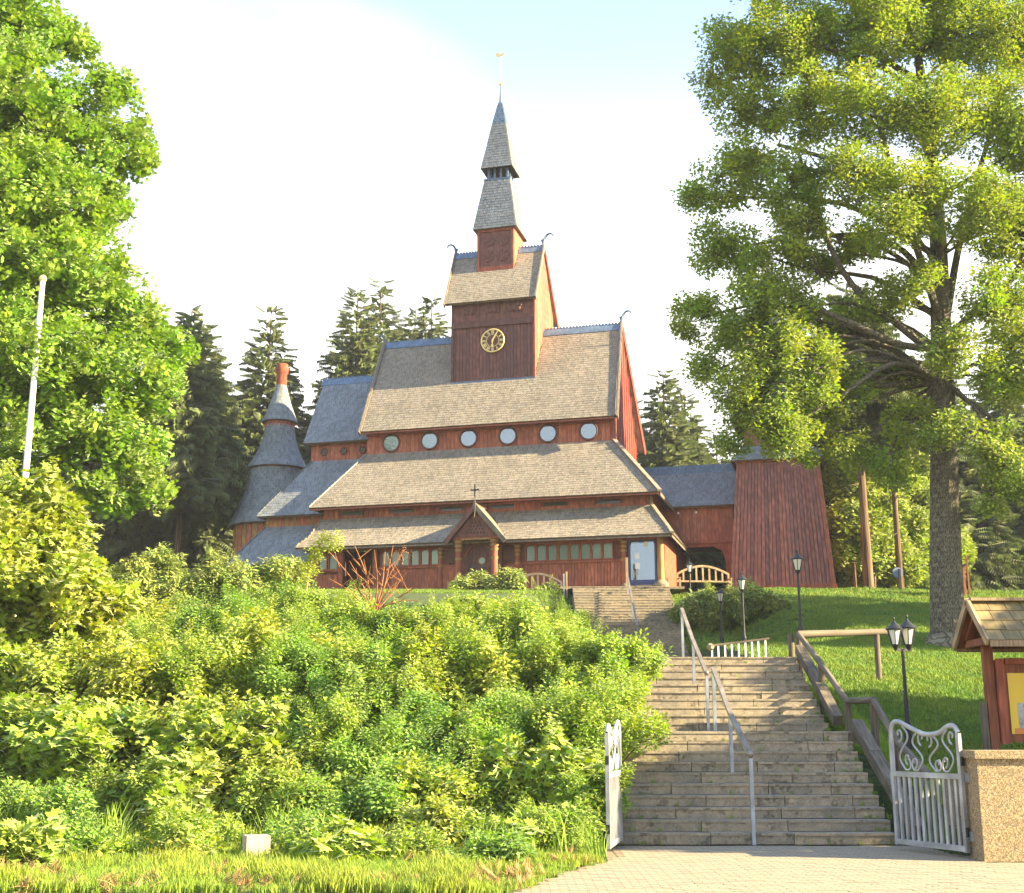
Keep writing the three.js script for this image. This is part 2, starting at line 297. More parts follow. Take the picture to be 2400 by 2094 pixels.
handrail('grey metal handrail on posts in the middle of the middle steps', [[3.83, 1.6, 2.66, -24.9], [3.84, 2.4, 3.42, -26.7], [3.86, 3.2, 4.25, -28.45]]);
handrail('slim grey metal handrail on the upper steps', [[5.45, 5.0, 5.95, -54.6], [5.55, 6.5, 7.45, -57.7], [5.65, 8.0, 8.85, -60.8]]);
{ const p = thing('wooden_post', 'pale wooden post at the top of the upper steps', 'post', [5.75, 8.5, -62.2]); mesh('shaft', box(0.13, 1.45, 0.13, 0, 0.73, 0), M.pale, p); mesh('cap', box(0.16, 0.05, 0.16, 0, 1.48, 0), M.pale, p); }

// ---------------------------------------------------------------- log rail beside the stairs
{
  const x = 6.5, g0 = ground(x + 0.3, 25), r = thing('log_rail', 'weathered log handrail stepping up beside the stairs and along the lawn', 'rail', [x, g0, -25]), o = V(x, g0, -25);
  const P = [[6.35, 0.95, -19.6], [6.42, 1.46, -21.4], [6.45, 2.14, -22.65], [6.45, 2.17, -24.5], [6.48, 3.02, -26.6], [6.5, 3.74, -28.5]].map((q) => V(...q).sub(o));
  for (let i = 0; i + 1 < P.length; i++) mesh('log', bar(P[i], P[i + 1], 0.065, 0.06, 8), M.log, r);
  const Q = [[6.3, 3.72, -28.6], [8.35, 3.72, -29.9]].map((q) => V(...q)), q0 = V(6.5, 3.74, -28.6).sub(o), q1 = V(9.05, 3.92, -30.2).sub(o);
  mesh('log', bar(q0, q1, 0.085, 0.075, 8), M.log, r);
  for (const [px, top, pz] of [[6.42, 1.44, -21.35], [6.45, 2.1, -22.7], [6.45, 2.14, -24.45], [6.48, 3.0, -26.5], [6.5, 3.72, -28.5], [6.38, 3.76, -28.75], [8.7, 3.88, -30.0]]) {
    const p = V(px, ground(px + 0.3, -pz) - 0.25, pz).sub(o); mesh('post', bar(p, V(px, top, pz).sub(o), 0.075, 0.07, 8), M.log, r);
  }
}
// low rail with white legs on the lawn behind the landing
{
  const d = 31.2, x0 = 4.95, x1 = 6.3, o = V(x0, 3.15, -d), t = thing('low_rail', 'low dark bar on short white legs at the edge of the landing', 'rail', o.toArray());
  const top = (k) => lerp(3.66, 3.82, k);
  mesh('bar', beam(V(x0 + 0.05, top(0), -d).sub(o), V(x1 + 0.1, top(1) + 0.02, -d - 0.1).sub(o), 0.05, 0.045), M.log, t);
  for (let i = 0; i < 9; i++) { const k = i / 8; mesh('leg', beam(V(lerp(x0, x1, k), 3.12, -d - 0.1 * k).sub(o), V(lerp(x0, x1, k) + rr(-0.01, 0.01), top(k) - 0.02, -d - 0.1 * k).sub(o), 0.04, 0.03), M.white, t); }
  mesh('end_stone', new THREE.DodecahedronGeometry(0.1, 0).translate(-0.03, 0.47, 0), M.base, t);
}

// ---------------------------------------------------------------- white gates
function scroll(cx, cy, r, turns, flip, r2 = 0.3) { const p = []; for (let i = 0; i <= 14; i++) { const k = i / 14, a = k * turns * 2 * Math.PI * flip, q = r * (1 - k * (1 - r2)); p.push(V(cx + Math.sin(a) * q * 0.8, cy - Math.cos(a) * q, 0)); } return p; }
function gateLeaf(label, hinge, angle) { // x runs from the hinge to the free end
  const L = 1.3, g = thing('gate_leaf', label, 'gate', hinge, angle); g.scale.y = 1.17;
  const F = (a, b, w = 0.045) => beam(V(...a), V(...b), w, w);
  mesh('stile', F([0, 0.06, 0], [0, 1.36, 0], 0.055), M.gate, g); mesh('stile', F([L, 0.06, 0], [L, 1.30, 0], 0.05), M.gate, g);
  mesh('bottom_rail', F([0, 0.1, 0], [L, 0.1, 0], 0.06), M.gate, g); mesh('middle_rail', F([0, 0.88, 0], [L, 0.88, 0], 0.06), M.gate, g);
  const topc = [V(0, 1.36, 0), V(0.05, 1.43, 0), V(0.16, 1.44, 0), V(0.36, 1.36, 0), V(0.62, 1.345, 0), V(0.9, 1.42, 0), V(1.14, 1.49, 0), V(1.25, 1.47, 0), V(1.3, 1.36, 0), V(1.3, 1.28, 0)];
  mesh('top_rail', tube(topc, 0.03, 0.03, 8, 40), M.gate, g);
  for (let i = 1; i < 12; i++) mesh('bar', box(0.042, 0.76, 0.03, L * i / 12, 0.49, 0), M.gate, g);
  const sc = (pts) => mesh('scroll', tube(pts, 0.014, 0.012, 6, 36), M.gate, g);
  for (const [x, top, f] of [[0.2, 1.40, 1], [0.48, 1.33, -1], [0.78, 1.36, 1], [1.06, 1.44, -1]]) {
    const mid = (top + 0.92) / 2;
    const s = []; for (let i = 0; i <= 20; i++) { const k = i / 20, y = lerp(top, 0.95, k); s.push(V(x + f * 0.10 * Math.sin(k * 2 * Math.PI) * (1 - 0.2 * k), y, 0)); }
    const end = s[s.length - 1]; for (let i = 1; i <= 12; i++) { const a = i / 12 * 1.35 * Math.PI, q = 0.075 * (1 - 0.45 * i / 12); s.push(V(end.x + f * (0.075 - Math.cos(a) * q), end.y + Math.sin(a) * -q * 0.5 + 0.03 * i / 12 + (i > 6 ? 0.06 * (i - 6) / 6 : 0), 0)); }
    sc(s); sc(scroll(x - f * 0.075, mid + 0.16, 0.085, 0.85, f, 0.25)); sc(scroll(x + f * 0.07, mid - 0.12, 0.07, 0.8, -f, 0.3));
  }
  mesh('hinge', box(0.03, 0.1, 0.05, -0.04, 0.28, 0), M.iron, g); mesh('hinge', box(0.03, 0.1, 0.05, -0.04, 1.05, 0), M.iron, g); mesh('latch', box(0.05, 0.14, 0.03, L + 0.03, 0.82, 0), M.galv, g);
}
gateLeaf('white metal gate leaf with scrolls, swung open beside the pebbled wall', [5.93, 0, -17.0], Math.PI - 1.14);
gateLeaf('white metal gate leaf with scrolls, seen edge-on against the shrubs', [1.30, 0, -17.5], 1.36);

// ---------------------------------------------------------------- pebbled wall
{
  const w = thing('pebbled_wall', 'low wall of pebbled concrete with a flat cap, right of the gate', 'wall', [6.0, 0, -16.55]);
  const pn = [2.2, 2.2, 2.2, 2.6]; let x = 0;
  pn.forEach((l, i) => { mesh('panel', box(l - (i ? 0.008 : 0), 1.27, 0.5, x + l / 2, 0.635, -0.28), M.aggregate, w); x += l; });
  let c = -0.04; for (const l of [1.65, 1.65, 1.65, 1.65, 2.6]) { mesh('cap', box(l - 0.008, 0.1, 0.6, c + l / 2, 1.322, -0.28), M.aggregate, w); c += l; }
  mesh('hinge_plate', box(0.03, 0.12, 0.08, -0.016, 1.02, -0.38), M.galv, w); mesh('hinge_plate', box(0.03, 0.12, 0.08, -0.016, 0.28, -0.38), M.galv, w);
  const s = mesh('return', box(0.35, 1.0, 1.3, 0.35, 0.5, -1.18), M.aggregate, w);
}
{ const b = mesh('concrete_block', metric(new THREE.BoxGeometry(0.29, 0.36, 0.26).rotateY(0.4)), std([0.52, 0.48, 0.42], { map: stone, roughness: 0.9 }), scene); b.position.set(-3.12, 0.2, -15.9); tag(b, 'pale concrete block half hidden in the grass below the shrubs', 'block'); }

// ---------------------------------------------------------------- roofed notice board by the wall
{
  const gx = 7.88, g0 = 1.08, s = thing('notice_shelter', 'roofed wooden notice board with mossy shingles behind the pebbled wall', 'notice board', [gx, g0, -21.4]);
  const ridge = 3.76 - g0, eave = 3.05 - g0, len = 3.6, hw = 0.78;
  mesh('post', box(0.15, 2.05, 0.15, 0.18, 1.0, 0), M.orangeWood, s); mesh('post', box(0.15, 2.05, 0.15, 2.9, 1.0, 0), M.orangeWood, s);
  mesh('back_brace', box(0.1, 1.3, 0.09, 0.04, 0.35, 0.02), M.log, s);
  mesh('rafter', beam(V(0.08, eave + 0.02, hw - 0.1), V(0.08, ridge - 0.1, 0.02), 0.09, 0.12), M.orangeWood, s); mesh('rafter', beam(V(0.08, eave + 0.02, -hw + 0.1), V(0.08, ridge - 0.1, -0.02), 0.09, 0.12), M.orangeWood, s);
  mesh('tie_beam', box(0.09, 0.12, 2 * hw - 0.3, 0.08, eave + 0.03, 0), M.orangeWood, s); mesh('ridge_beam', box(len, 0.1, 0.1, len / 2 - 0.05, ridge - 0.12, 0), M.orangeWood, s);
  for (const f of [1, -1]) {
    const A = V(-0.05, eave, f * hw), B = V(len, eave, f * hw), C = V(len, ridge, 0), D = V(-0.05, ridge, 0), q = f > 0 ? [A, B, C, D] : [B, A, D, C];
    const roof = mesh('roof', slab(...q, 0.04), M.orangeWood, s);
    for (let r = 0; r < 4; r++) { let x = -0.07; while (x < len - 0.02) { const w = rr(0.26, 0.42), k0 = r / 4 - 0.02, k1 = Math.min(1, (r + 1) / 4 + 0.05), y = (k) => lerp(eave, ridge, k), z = (k) => f * hw * (1 - k);
      const lift = 0.035, a = V(x, y(k0) + lift + rr(0, 0.008), z(k0)), b = V(x + w - 0.012, y(k0) + lift + rr(0, 0.008), z(k0)), c = V(x + w - 0.012, y(k1) + 0.014, z(k1)), e = V(x, y(k1) + 0.014, z(k1));
      mesh('shingle', slab(...(f > 0 ? [a, b, c, e] : [b, a, e, c]), 0.018), M.tile[Math.floor(rnd() * 3)], roof); x += w; } }
    mesh('barge_board', beam(V(-0.09, eave - 0.02, f * (hw + 0.02)), V(-0.09, ridge + 0.02, 0), 0.05, 0.13), M.pale, s);
    mesh('fascia', box(len + 0.1, 0.1, 0.04, len / 2, eave - 0.04, f * (hw + 0.015)), M.pale, s);
  }
  mesh('ridge_cap', box(len + 0.1, 0.05, 0.2, len / 2, ridge + 0.045, 0), M.pale, s);
  const bd = mesh('board', box(2.45, 1.35, 0.08, 1.5, 1.02, 0.06), M.orangeWood, s);
  mesh('frame', box(0.13, 1.4, 0.06, 0.33, 1.02, 0.12), M.redTrim, bd); mesh('frame', box(2.45, 0.1, 0.06, 1.65, 1.68, 0.12), M.redTrim, bd);
  const poster = mesh('poster', box(1.1, 1.0, 0.012, 1.0, 0.98, 0.11), std([0.72, 0.50, 0.05], { roughness: 0.6 }), bd);
  mesh('print', box(0.9, 0.42, 0.006, 1.03, 0.78, 0.12), std([0.62, 0.62, 0.62], { map: stone, roughness: 0.6 }), poster);
  mesh('print', box(1.0, 0.09, 0.006, 1.0, 0.53, 0.12), std([0.62, 0.22, 0.05], { roughness: 0.6 }), poster);
}

// ---------------------------------------------------------------- lantern posts
function lanternHead(p, y, x = 0, sc = 1) {
  const h = part('lantern', p), top = y;
  mesh('collar', new THREE.CylinderGeometry(0.1 * sc, 0.035 * sc, 0.14 * sc, 8).translate(x, top + 0.02, 0), M.iron, h);
  const w0 = 0.095 * sc, w1 = 0.185 * sc, hh = 0.36 * sc, yb = top + 0.09 * sc, m = std([0.66, 0.64, 0.55], { roughness: 0.35 });
  for (let i = 0; i < 6; i++) { const a = i * Math.PI / 3, b = a + Math.PI / 3, c = (t, r, yy) => V(x + Math.cos(t) * r, yy, Math.sin(t) * r);
    mesh('pane', hexa([c(a, w0 * 0.96, yb), c(a, w1 * 0.96, yb + hh), c(b, w1 * 0.96, yb + hh), c(b, w0 * 0.96, yb)], [c(a, w0 * 0.9, yb), c(a, w1 * 0.9, yb + hh), c(b, w1 * 0.9, yb + hh), c(b, w0 * 0.9, yb)]), M.lampGlass ??= m, h);
    mesh('glazing_bar', beam(c(a, w0, yb), c(a, w1, yb + hh), 0.022 * sc, 0.022 * sc), M.iron, h); }
  mesh('rim', new THREE.CylinderGeometry(w1 * 1.16, w1 * 1.12, 0.03 * sc, 6).rotateY(Math.PI / 6 * 0).translate(x, yb + hh + 0.012, 0), M.iron, h);
  mesh('hood', new THREE.LatheGeometry([[0.001, 0.24], [0.03, 0.19], [0.055, 0.15], [0.12, 0.09], [0.22, 0.0]].map(([r, q]) => new THREE.Vector2(r * sc, q * sc)).reverse(), 6).translate(x, yb + hh + 0.025, 0), M.iron, h);
  mesh('finial', new THREE.SphereGeometry(0.03 * sc, 8, 6).scale(1, 1.6, 1).translate(x, yb + hh + 0.29 * sc, 0), M.iron, h);
}
function lamp(label, x, d, y, topY, heads = 1, sc = 1) {
  const l = thing('lantern_post', label, 'street lamp', [x, y, -d], 0.3, 'black lantern posts along the path'), H = topY - y - 0.78 * sc;
  mesh('pole', new THREE.LatheGeometry([[0.13, -0.3], [0.13, 0.1], [0.1, 0.14], [0.085, 0.45], [0.1, 0.5], [0.06, 0.56], [0.05, 0.9], [0.06, 0.94], [0.045, 1.0], [0.038, H - 0.02], [0.055, H]].map(([r, q]) => new THREE.Vector2(r * sc, q)), 12), M.iron, l);
  if (heads === 1) lanternHead(l, H + 0.02, 0, sc);
  else { mesh('arm', beam(V(-0.16, H - 0.01, 0), V(0.2, H - 0.01, 0), 0.04, 0.05), M.iron, l); lanternHead(l, H + 0.02, -0.15, sc * 0.92); lanternHead(l, H + 0.02, 0.14, sc); }
}
lamp('black lantern post with two lantern heads, behind the open gate leaf', 7.44, 24, ground(7.44, 24), 3.76, 2, 0.82);
lamp('black lantern post standing at the top corner of the log rail', 9.2, 40, ground(9.2, 40), 7.26, 1, 0.95);
lamp('black lantern post standing behind the low white-legged rail', 8.44, 45.7, ground(8.44, 45.7), 7.26, 1, 0.95);
lamp('black lantern post in front of the rhododendron, near the white-legged rail', 8.85, 53, 4.9, 7.52, 1, 0.9);
lamp('black lantern post beside the upper steps and the wooden bench', 8.72, 61, ground(8.72, 61) - 0.1, 9.75, 1, 0.9);

// ---------------------------------------------------------------- flagpole
{
  const y = ground(-11.95, 30), f = thing('flagpole', 'slim white flagpole with a ball top in front of the maple', 'flagpole', [-11.95, y, -30]);
  mesh('shaft', new THREE.CylinderGeometry(0.065, 0.09, 12.75 - y, 14).translate(0, (12.75 - y) / 2, 0), M.white, f); mesh('ball', new THREE.SphereGeometry(0.1, 12, 9).translate(0, 12.82 - y, 0), M.gold, f);
  mesh('cleat', box(0.05, 0.12, 0.04, 0.09, 1.2, 0), M.iron, f); mesh('foot', box(0.34, 0.1, 0.34, 0, 0.03, 0), M.base, f);
}
// ---------------------------------------------------------------- benches, sign
function archBench(label, x, y, d, turn, w, mat) {
  const b = thing('arched_bench', label, 'bench', [x, y, -d], turn), arc = [];
  for (let i = 0; i <= 12; i++) { const k = i / 12; arc.push(V((k - 0.5) * w, 0.88 + 0.42 * Math.pow(Math.sin(k * Math.PI), 0.9), 0)); }
  for (let i = 0; i < 12; i++) mesh('top_rail', beam(arc[i].clone().add(V(0, 0, 0)), arc[i + 1], 0.07, 0.11), mat, b);
  for (let i = 1; i < 8; i++) { const k = i / 8; mesh('slat', box(0.09, 0.36 + 0.40 * Math.sin(k * Math.PI), 0.03, (k - 0.5) * w, 0.5 + (0.36 + 0.4 * Math.sin(k * Math.PI)) / 2, 0), mat, b); }
  for (const s of [-1, 1]) { mesh('leg', box(0.09, 0.95, 0.08, s * w * 0.49, 0.46, 0), mat, b); mesh('leg', box(0.08, 0.6, 0.08, s * w * 0.49, 0.3, 0.5), mat, b); mesh('armrest', box(0.08, 0.05, 0.62, s * w * 0.49, 0.63, 0.26), mat, b); }
  for (let i = 0; i < 4; i++) mesh('seat_slat', box(w, 0.035, 0.11, 0, 0.44, 0.1 + i * 0.125), mat, b);
  mesh('lower_back_rail', box(w * 0.97, 0.08, 0.05, 0, 0.52, 0.0), mat, b);
}
// ================================================================ the church
const BASE = 8.6, TURN = -Math.PI / 12, CO = [9.83, 0, -70.73];
const toWorld = (a, y, b) => [CO[0] + a * Math.cos(TURN) + b * Math.sin(TURN), y, CO[2] - a * Math.sin(TURN) + b * Math.cos(TURN)];
const church = thing('stave_church', 'red timber stave church with steep grey shingled roofs, clock tower and spire', 'church', [CO[0], 0, CO[2]], TURN);

// walls of upright boards, each board its own piece; facing +z of the holder
const boardCount = { n: 0 };
function boardWall(holder, x0, x1, y0, y1, z, mats, w = 0.2, holes = [], th = 0.05) { // y0, y1 numbers or functions of x
  const f0 = typeof y0 === 'number' ? () => y0 : y0, f1 = typeof y1 === 'number' ? () => y1 : y1, n = Math.max(1, Math.round((x1 - x0) / w)), q = (x1 - x0) / n;
  for (let i = 0; i < n; i++) {
    const a = x0 + q * i + 0.008, b = a + q - 0.016, dz = rr(-0.008, 0.008), m = mats[Math.floor(rnd() * mats.length)];
    let spans = [[0, 1]];
    for (const h of holes) if (b > h[0] && a < h[1]) { const c = (a + b) / 2, lo = (h[2] - f0(c)) / (f1(c) - f0(c)), hi = (h[3] - f0(c)) / (f1(c) - f0(c)); spans = spans.flatMap(([s, e]) => [[s, Math.min(e, lo)], [Math.max(s, hi), e]].filter(([s1, e1]) => e1 - s1 > 0.02)); }
    for (const [s, e] of spans) {
      const ya = lerp(f0(a), f1(a), s), yb = lerp(f0(b), f1(b), s), yc = lerp(f0(b), f1(b), e), yd = lerp(f0(a), f1(a), e), zz = z + dz;
      const F = [V(a, ya, zz), V(b, yb, zz), V(b, yc, zz), V(a, yd, zz)], B = F.map((p) => p.clone().setZ(zz - th));
      mesh('board', hexa(F, B), m, holder);
    }
  }
}
const shingleGeo = (() => { const g = new THREE.BoxGeometry(1, 1, 1); return g; })();
const colr = new THREE.Color();
function shingleField(parent, A, B, C, D, o = {}) { // rows of single shingles on a roof plane
  const { w = 0.17, e = 0.2, tone = 1, cut = null, sag = 0 } = o;
  const U = B.clone().sub(A).normalize(), upv = D.clone().add(C).sub(A).sub(B), N = U.clone().cross(upv).normalize(), Sl = N.clone().cross(U).normalize();
  const run = D.clone().sub(A).dot(Sl), rows = Math.max(1, Math.round(run / e)), mats = [], cols = [], m4 = new THREE.Matrix4(), L = e * 1.7;
  const y = Sl.clone().multiplyScalar(Math.cos(0.06)).addScaledVector(N, -Math.sin(0.06)), z = U.clone().cross(y);
  for (let r = 0; r < rows; r++) {
    const k = r / rows, l = A.clone().lerp(D, k), rt = B.clone().lerp(C, k), len = rt.distanceTo(l); let x = -rnd() * w * 0.6 + (r % 2 ? -w * 0.5 : 0);
    while (x < len) {
      const ww = w * rr(0.7, 1.15), x0 = Math.max(0, x), x1 = Math.min(len, x + ww); x += ww; if (x1 - x0 < 0.03) continue;
      const p = l.clone().addScaledVector(U, (x0 + x1) / 2); if (cut && cut(p)) continue;
      p.addScaledVector(Sl, L / 2 - 0.02 + rr(-0.012, 0.012)).addScaledVector(N, 0.028 + rr(0, 0.008));
      m4.makeBasis(U.clone().multiplyScalar(x1 - x0 - 0.012), y.clone().multiplyScalar(L), z.clone().multiplyScalar(0.022)).setPosition(p);
      const mo = noise3(p.x * 0.35, p.y * 0.35, p.z * 0.35), t = tone * rr(0.78, 1.2) * (1 + 0.10 * mo); mats.push(m4.clone()); cols.push([t * rr(0.96, 1.04), t, t * rr(0.94, 1.05)]);
    }
  }
  const im = new THREE.InstancedMesh(shingleGeo, o.mat ?? M.shingle, mats.length); im.name = 'shingles'; im.userData.kind = 'stuff'; im.castShadow = im.receiveShadow = true;
  mats.forEach((m, i) => { im.setMatrixAt(i, m); im.setColorAt(i, colr.setRGB(...cols[i])); }); parent.add(im); return im;
}
function roofPlane(parent, A, B, C, D, o = {}) { const r = mesh('roof', slab(A, B, C, D, o.th ?? 0.14), M.soffit, parent); shingleField(r, A, B, C, D, o); return r; }
const P3 = (a, y, b) => V(a, y, b);

// ---- lower storey, wall line b = 8
const lowWall = part('lower_wall', church), b0 = 8;
{
  mesh('backing', box(15.55, 2.75, 0.12, -7.86, 9.98, b0 - 0.16), M.backing, lowWall); mesh('backing', box(1.6, 2.75, 0.12, -18.5, 9.98, b0 - 0.16), M.backing, lowWall); mesh('inner_wall', box(19, 2.75, 0.12, -9.6, 9.98, 5.6), M.backing, lowWall);
  mesh('end_wall', box(0.12, 2.75, 9, -0.06, 9.98, 3.45), M.redTrim, lowWall);
  mesh('plinth', box(19.4, 0.4, 0.5, -9.6, BASE - 0.12, b0 - 0.1), M.base, lowWall);
  // dado boards, sill rail
  boardWall(lowWall, -8.3, -2.1, BASE + 0.16, 10.0, b0, M.red, 0.17); boardWall(lowWall, -15.6, -10.95, BASE + 0.16, 10.0, b0, M.red, 0.17); boardWall(lowWall, -19.1, -17.7, BASE + 0.16, 9.8, b0, M.red, 0.17);
  for (const [l, r] of [[-8.3, -2.1], [-15.6, -10.95], [-19.1, -17.7]]) { mesh('sill_rail', box(r - l, 0.12, 0.14, (l + r) / 2, 10.06, b0 + 0.02), M.redTrim, lowWall); mesh('ground_sill', box(r - l, 0.16, 0.16, (l + r) / 2, BASE + 0.1, b0 + 0.02), M.redTrim, lowWall); }
  mesh('wall_plate', box(19.2, 0.22, 0.16, -9.65, 11.18, b0 + 0.03), M.redTrim, lowWall);
  for (const x of [-17.65, -15.65]) mesh('post', box(0.26, 2.5, 0.26, x, 9.9, b0 + 0.02), M.redTrim, lowWall);
}
// arched gallery windows
function galleryWindow(x, w, y0, y1, mat) {
  const win = part('gallery_window', church), pts = [[x - w / 2, y0], [x + w / 2, y0]];
  for (let i = 0; i <= 8; i++) { const a = i / 8 * Math.PI; pts.push([x + Math.cos(a) * w / 2, y1 - w * 0.32 + Math.sin(a) * w * 0.32]); }
  mesh('pane', extrude(pts, 0.02).translate(0, 0, b0 - 0.06), mat, win);
  const W = w + 0.13, out = [[x - W / 2, y0 - 0.06], [x + W / 2, y0 - 0.06], [x + W / 2, y1 + 0.08], [x - W / 2, y1 + 0.08]];
  mesh('frame', extrude(out, 0.1, [pts.slice().reverse()]).translate(0, 0, b0 - 0.06), M.redTrim, win);
}
for (let i = 0; i < 8; i++) galleryWindow(-7.02 + i * 0.585, 0.45, 10.2, 11.0, M.glassGreen);
for (let i = 0; i < 7; i++) galleryWindow(-15.1 + i * 0.56, 0.42, 10.2, 10.98, M.glassGreen);
for (let i = 0; i < 2; i++) galleryWindow(-18.75 + i * 0.62, 0.45, 10.0, 10.9, M.glassGreen);
// carved posts
function carvedPost(x, b, y0, y1, r = 0.15) {
  const p = part('carved_post', church);
  mesh('shaft', new THREE.CylinderGeometry(r, r * 1.05, y1 - y0, 12).translate(x, (y0 + y1) / 2, b), M.redTrim, p);
  for (const [dy, s] of [[-0.12, 1.5], [-0.34, 1.4], [-0.56, 1.3], [-1.02, 1.25]]) mesh('band', new THREE.CylinderGeometry(r * s, r * s * 0.82, 0.13, 12).translate(x, y1 + dy, b), M.carved, p);
}
for (const [x, b] of [[-11.95, 8.06], [-7.72, 8.06], [-2.08, 8.06]]) carvedPost(x, b, BASE + 0.1, 11.1, 0.14);
// porch
{
  const po = part('porch', church), f = 9.15, c = -9.7;
  for (const x of [c - 0.98, c + 0.98]) carvedPost(x, 8.95, BASE, 11.3, 0.17);
  mesh('beam', box(2.5, 0.2, 0.2, c, 11.36, 8.95), M.redTrim, po);
  const zz = []; for (let i = 0; i <= 16; i++) zz.push([c - 0.8 + 1.6 * i / 16, 11.22 + (i % 2 ? 0 : 0.09)]); mesh('zigzag_trim', extrude([...zz, [c + 0.8, 11.34], [c - 0.8, 11.34]], 0.04).translate(0, 0, 9.05), M.carved, po);
  // gable with diamond lattice
  const holes = []; for (let r = 0; r < 4; r++) for (let i = 0; i < 6 - r; i++) { const x = c + (i - (5 - r) / 2) * 0.19, y = 11.64 + r * 0.17, q = 0.055; holes.push([[x, y - q], [x - q, y], [x, y + q], [x + q, y]]); }
  mesh('gable', extrude([[c - 1.2, 11.42], [c + 1.2, 11.42], [c, 12.86]], 0.06, holes).translate(0, 0, 9.02), M.brown[2], po);
  mesh('gable_back', extrude([[c - 1.15, 11.44], [c + 1.15, 11.44], [c, 12.8]], 0.03).translate(0, 0, 8.6), M.brown[2], po);
  for (const s of [-1, 1]) {
    const E = P3(c + s * 1.58, 11.2, f + 0.12), T0 = P3(c, 13.06, f + 0.12), Eb = P3(c + s * 1.58, 11.2, 7.2), Tb = P3(c, 13.06, 7.2);
    const rf = s > 0 ? roofPlane(po, E, Eb, Tb, T0, { th: 0.09 }) : roofPlane(po, Eb, E, T0, Tb, { th: 0.09 });
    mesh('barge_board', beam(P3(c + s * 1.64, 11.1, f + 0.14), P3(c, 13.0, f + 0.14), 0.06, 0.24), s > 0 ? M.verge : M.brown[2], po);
  }
  const cr = part('cross', church); mesh('upright', box(0.06, 1.35, 0.06, c, 13.5, f + 0.16), M.iron, cr); mesh('crossbar', box(0.46, 0.06, 0.06, c, 13.86, f + 0.16), M.iron, cr); mesh('finial_board', extrude([[c - 0.07, 13.1], [c, 12.4], [c + 0.07, 13.1], [c, 13.5]], 0.05).translate(0, 0, f + 0.18), M.verge, cr);
  // arched door with round window and iron hinges
  const dr = part('porch_door', church), arch = [[c - 0.62, BASE + 0.1], [c + 0.62, BASE + 0.1]]; for (let i = 0; i <= 12; i++) { const a = i / 12 * Math.PI; arch.push([c + Math.cos(a) * 0.62, 10.55 + Math.sin(a) * 0.55]); }
  mesh('surround', extrude([[c - 1.2, BASE], [c + 1.2, BASE], [c + 1.2, 11.3], [c - 1.2, 11.3]], 0.08, [arch.slice().reverse()]).translate(0, 0, 8.32), M.brown[2], dr);
  const nB = 6; for (let i = 0; i < nB; i++) { const l = c - 0.6 + 1.2 * i / nB, r = l + 1.2 / nB - 0.012, h = (x) => 10.55 + 0.55 * Math.sqrt(Math.max(0, 1 - ((x - c) / 0.62) ** 2)) ; mesh('plank', hexa([V(l, BASE + 0.1, 8.3), V(r, BASE + 0.1, 8.3), V(r, h(r), 8.3), V(l, h(l), 8.3)], [V(l, BASE + 0.1, 8.22), V(r, BASE + 0.1, 8.22), V(r, h(r), 8.22), V(l, h(l), 8.22)]), M.brown[i % 3], dr); }
  const arc = []; for (let i = 0; i <= 14; i++) { const a = i / 14 * Math.PI; arc.push(V(c + Math.cos(a) * 0.7, 10.5 + Math.sin(a) * 0.64, 8.42)); } mesh('arch_moulding', tube(arc, 0.06, 0.06, 6, 28), M.redTrim, dr);
  mesh('round_pane', new THREE.CylinderGeometry(0.17, 0.17, 0.04, 18).rotateX(Math.PI / 2).translate(c + 0.12, 10.25, 8.32), M.glassGreen, dr); mesh('pane_ring', new THREE.TorusGeometry(0.19, 0.03, 6, 20).translate(c + 0.12, 10.25, 8.34), M.carved, dr);
  for (const y of [9.98, 9.1]) { mesh('strap_hinge', box(1.0, 0.07, 0.03, c, y, 8.315), M.ironDoor, dr); for (const x of [-0.35, 0.12]) mesh('iron_rosette', new THREE.CylinderGeometry(0.11, 0.11, 0.03, 6).rotateX(Math.PI / 2).translate(c + x, y, 8.33), M.ironDoor, dr); }
  for (const s of [-1, 1]) { mesh('side_panel', box(0.95, 1.3, 0.06, c + s * 1.72 * 1.0, 9.35, 8.05), M.red[0], po); mesh('lattice_panel', box(0.85, 0.75, 0.05, c + s * 1.68, 10.6, 8.03), M.brown[1], po); }
}
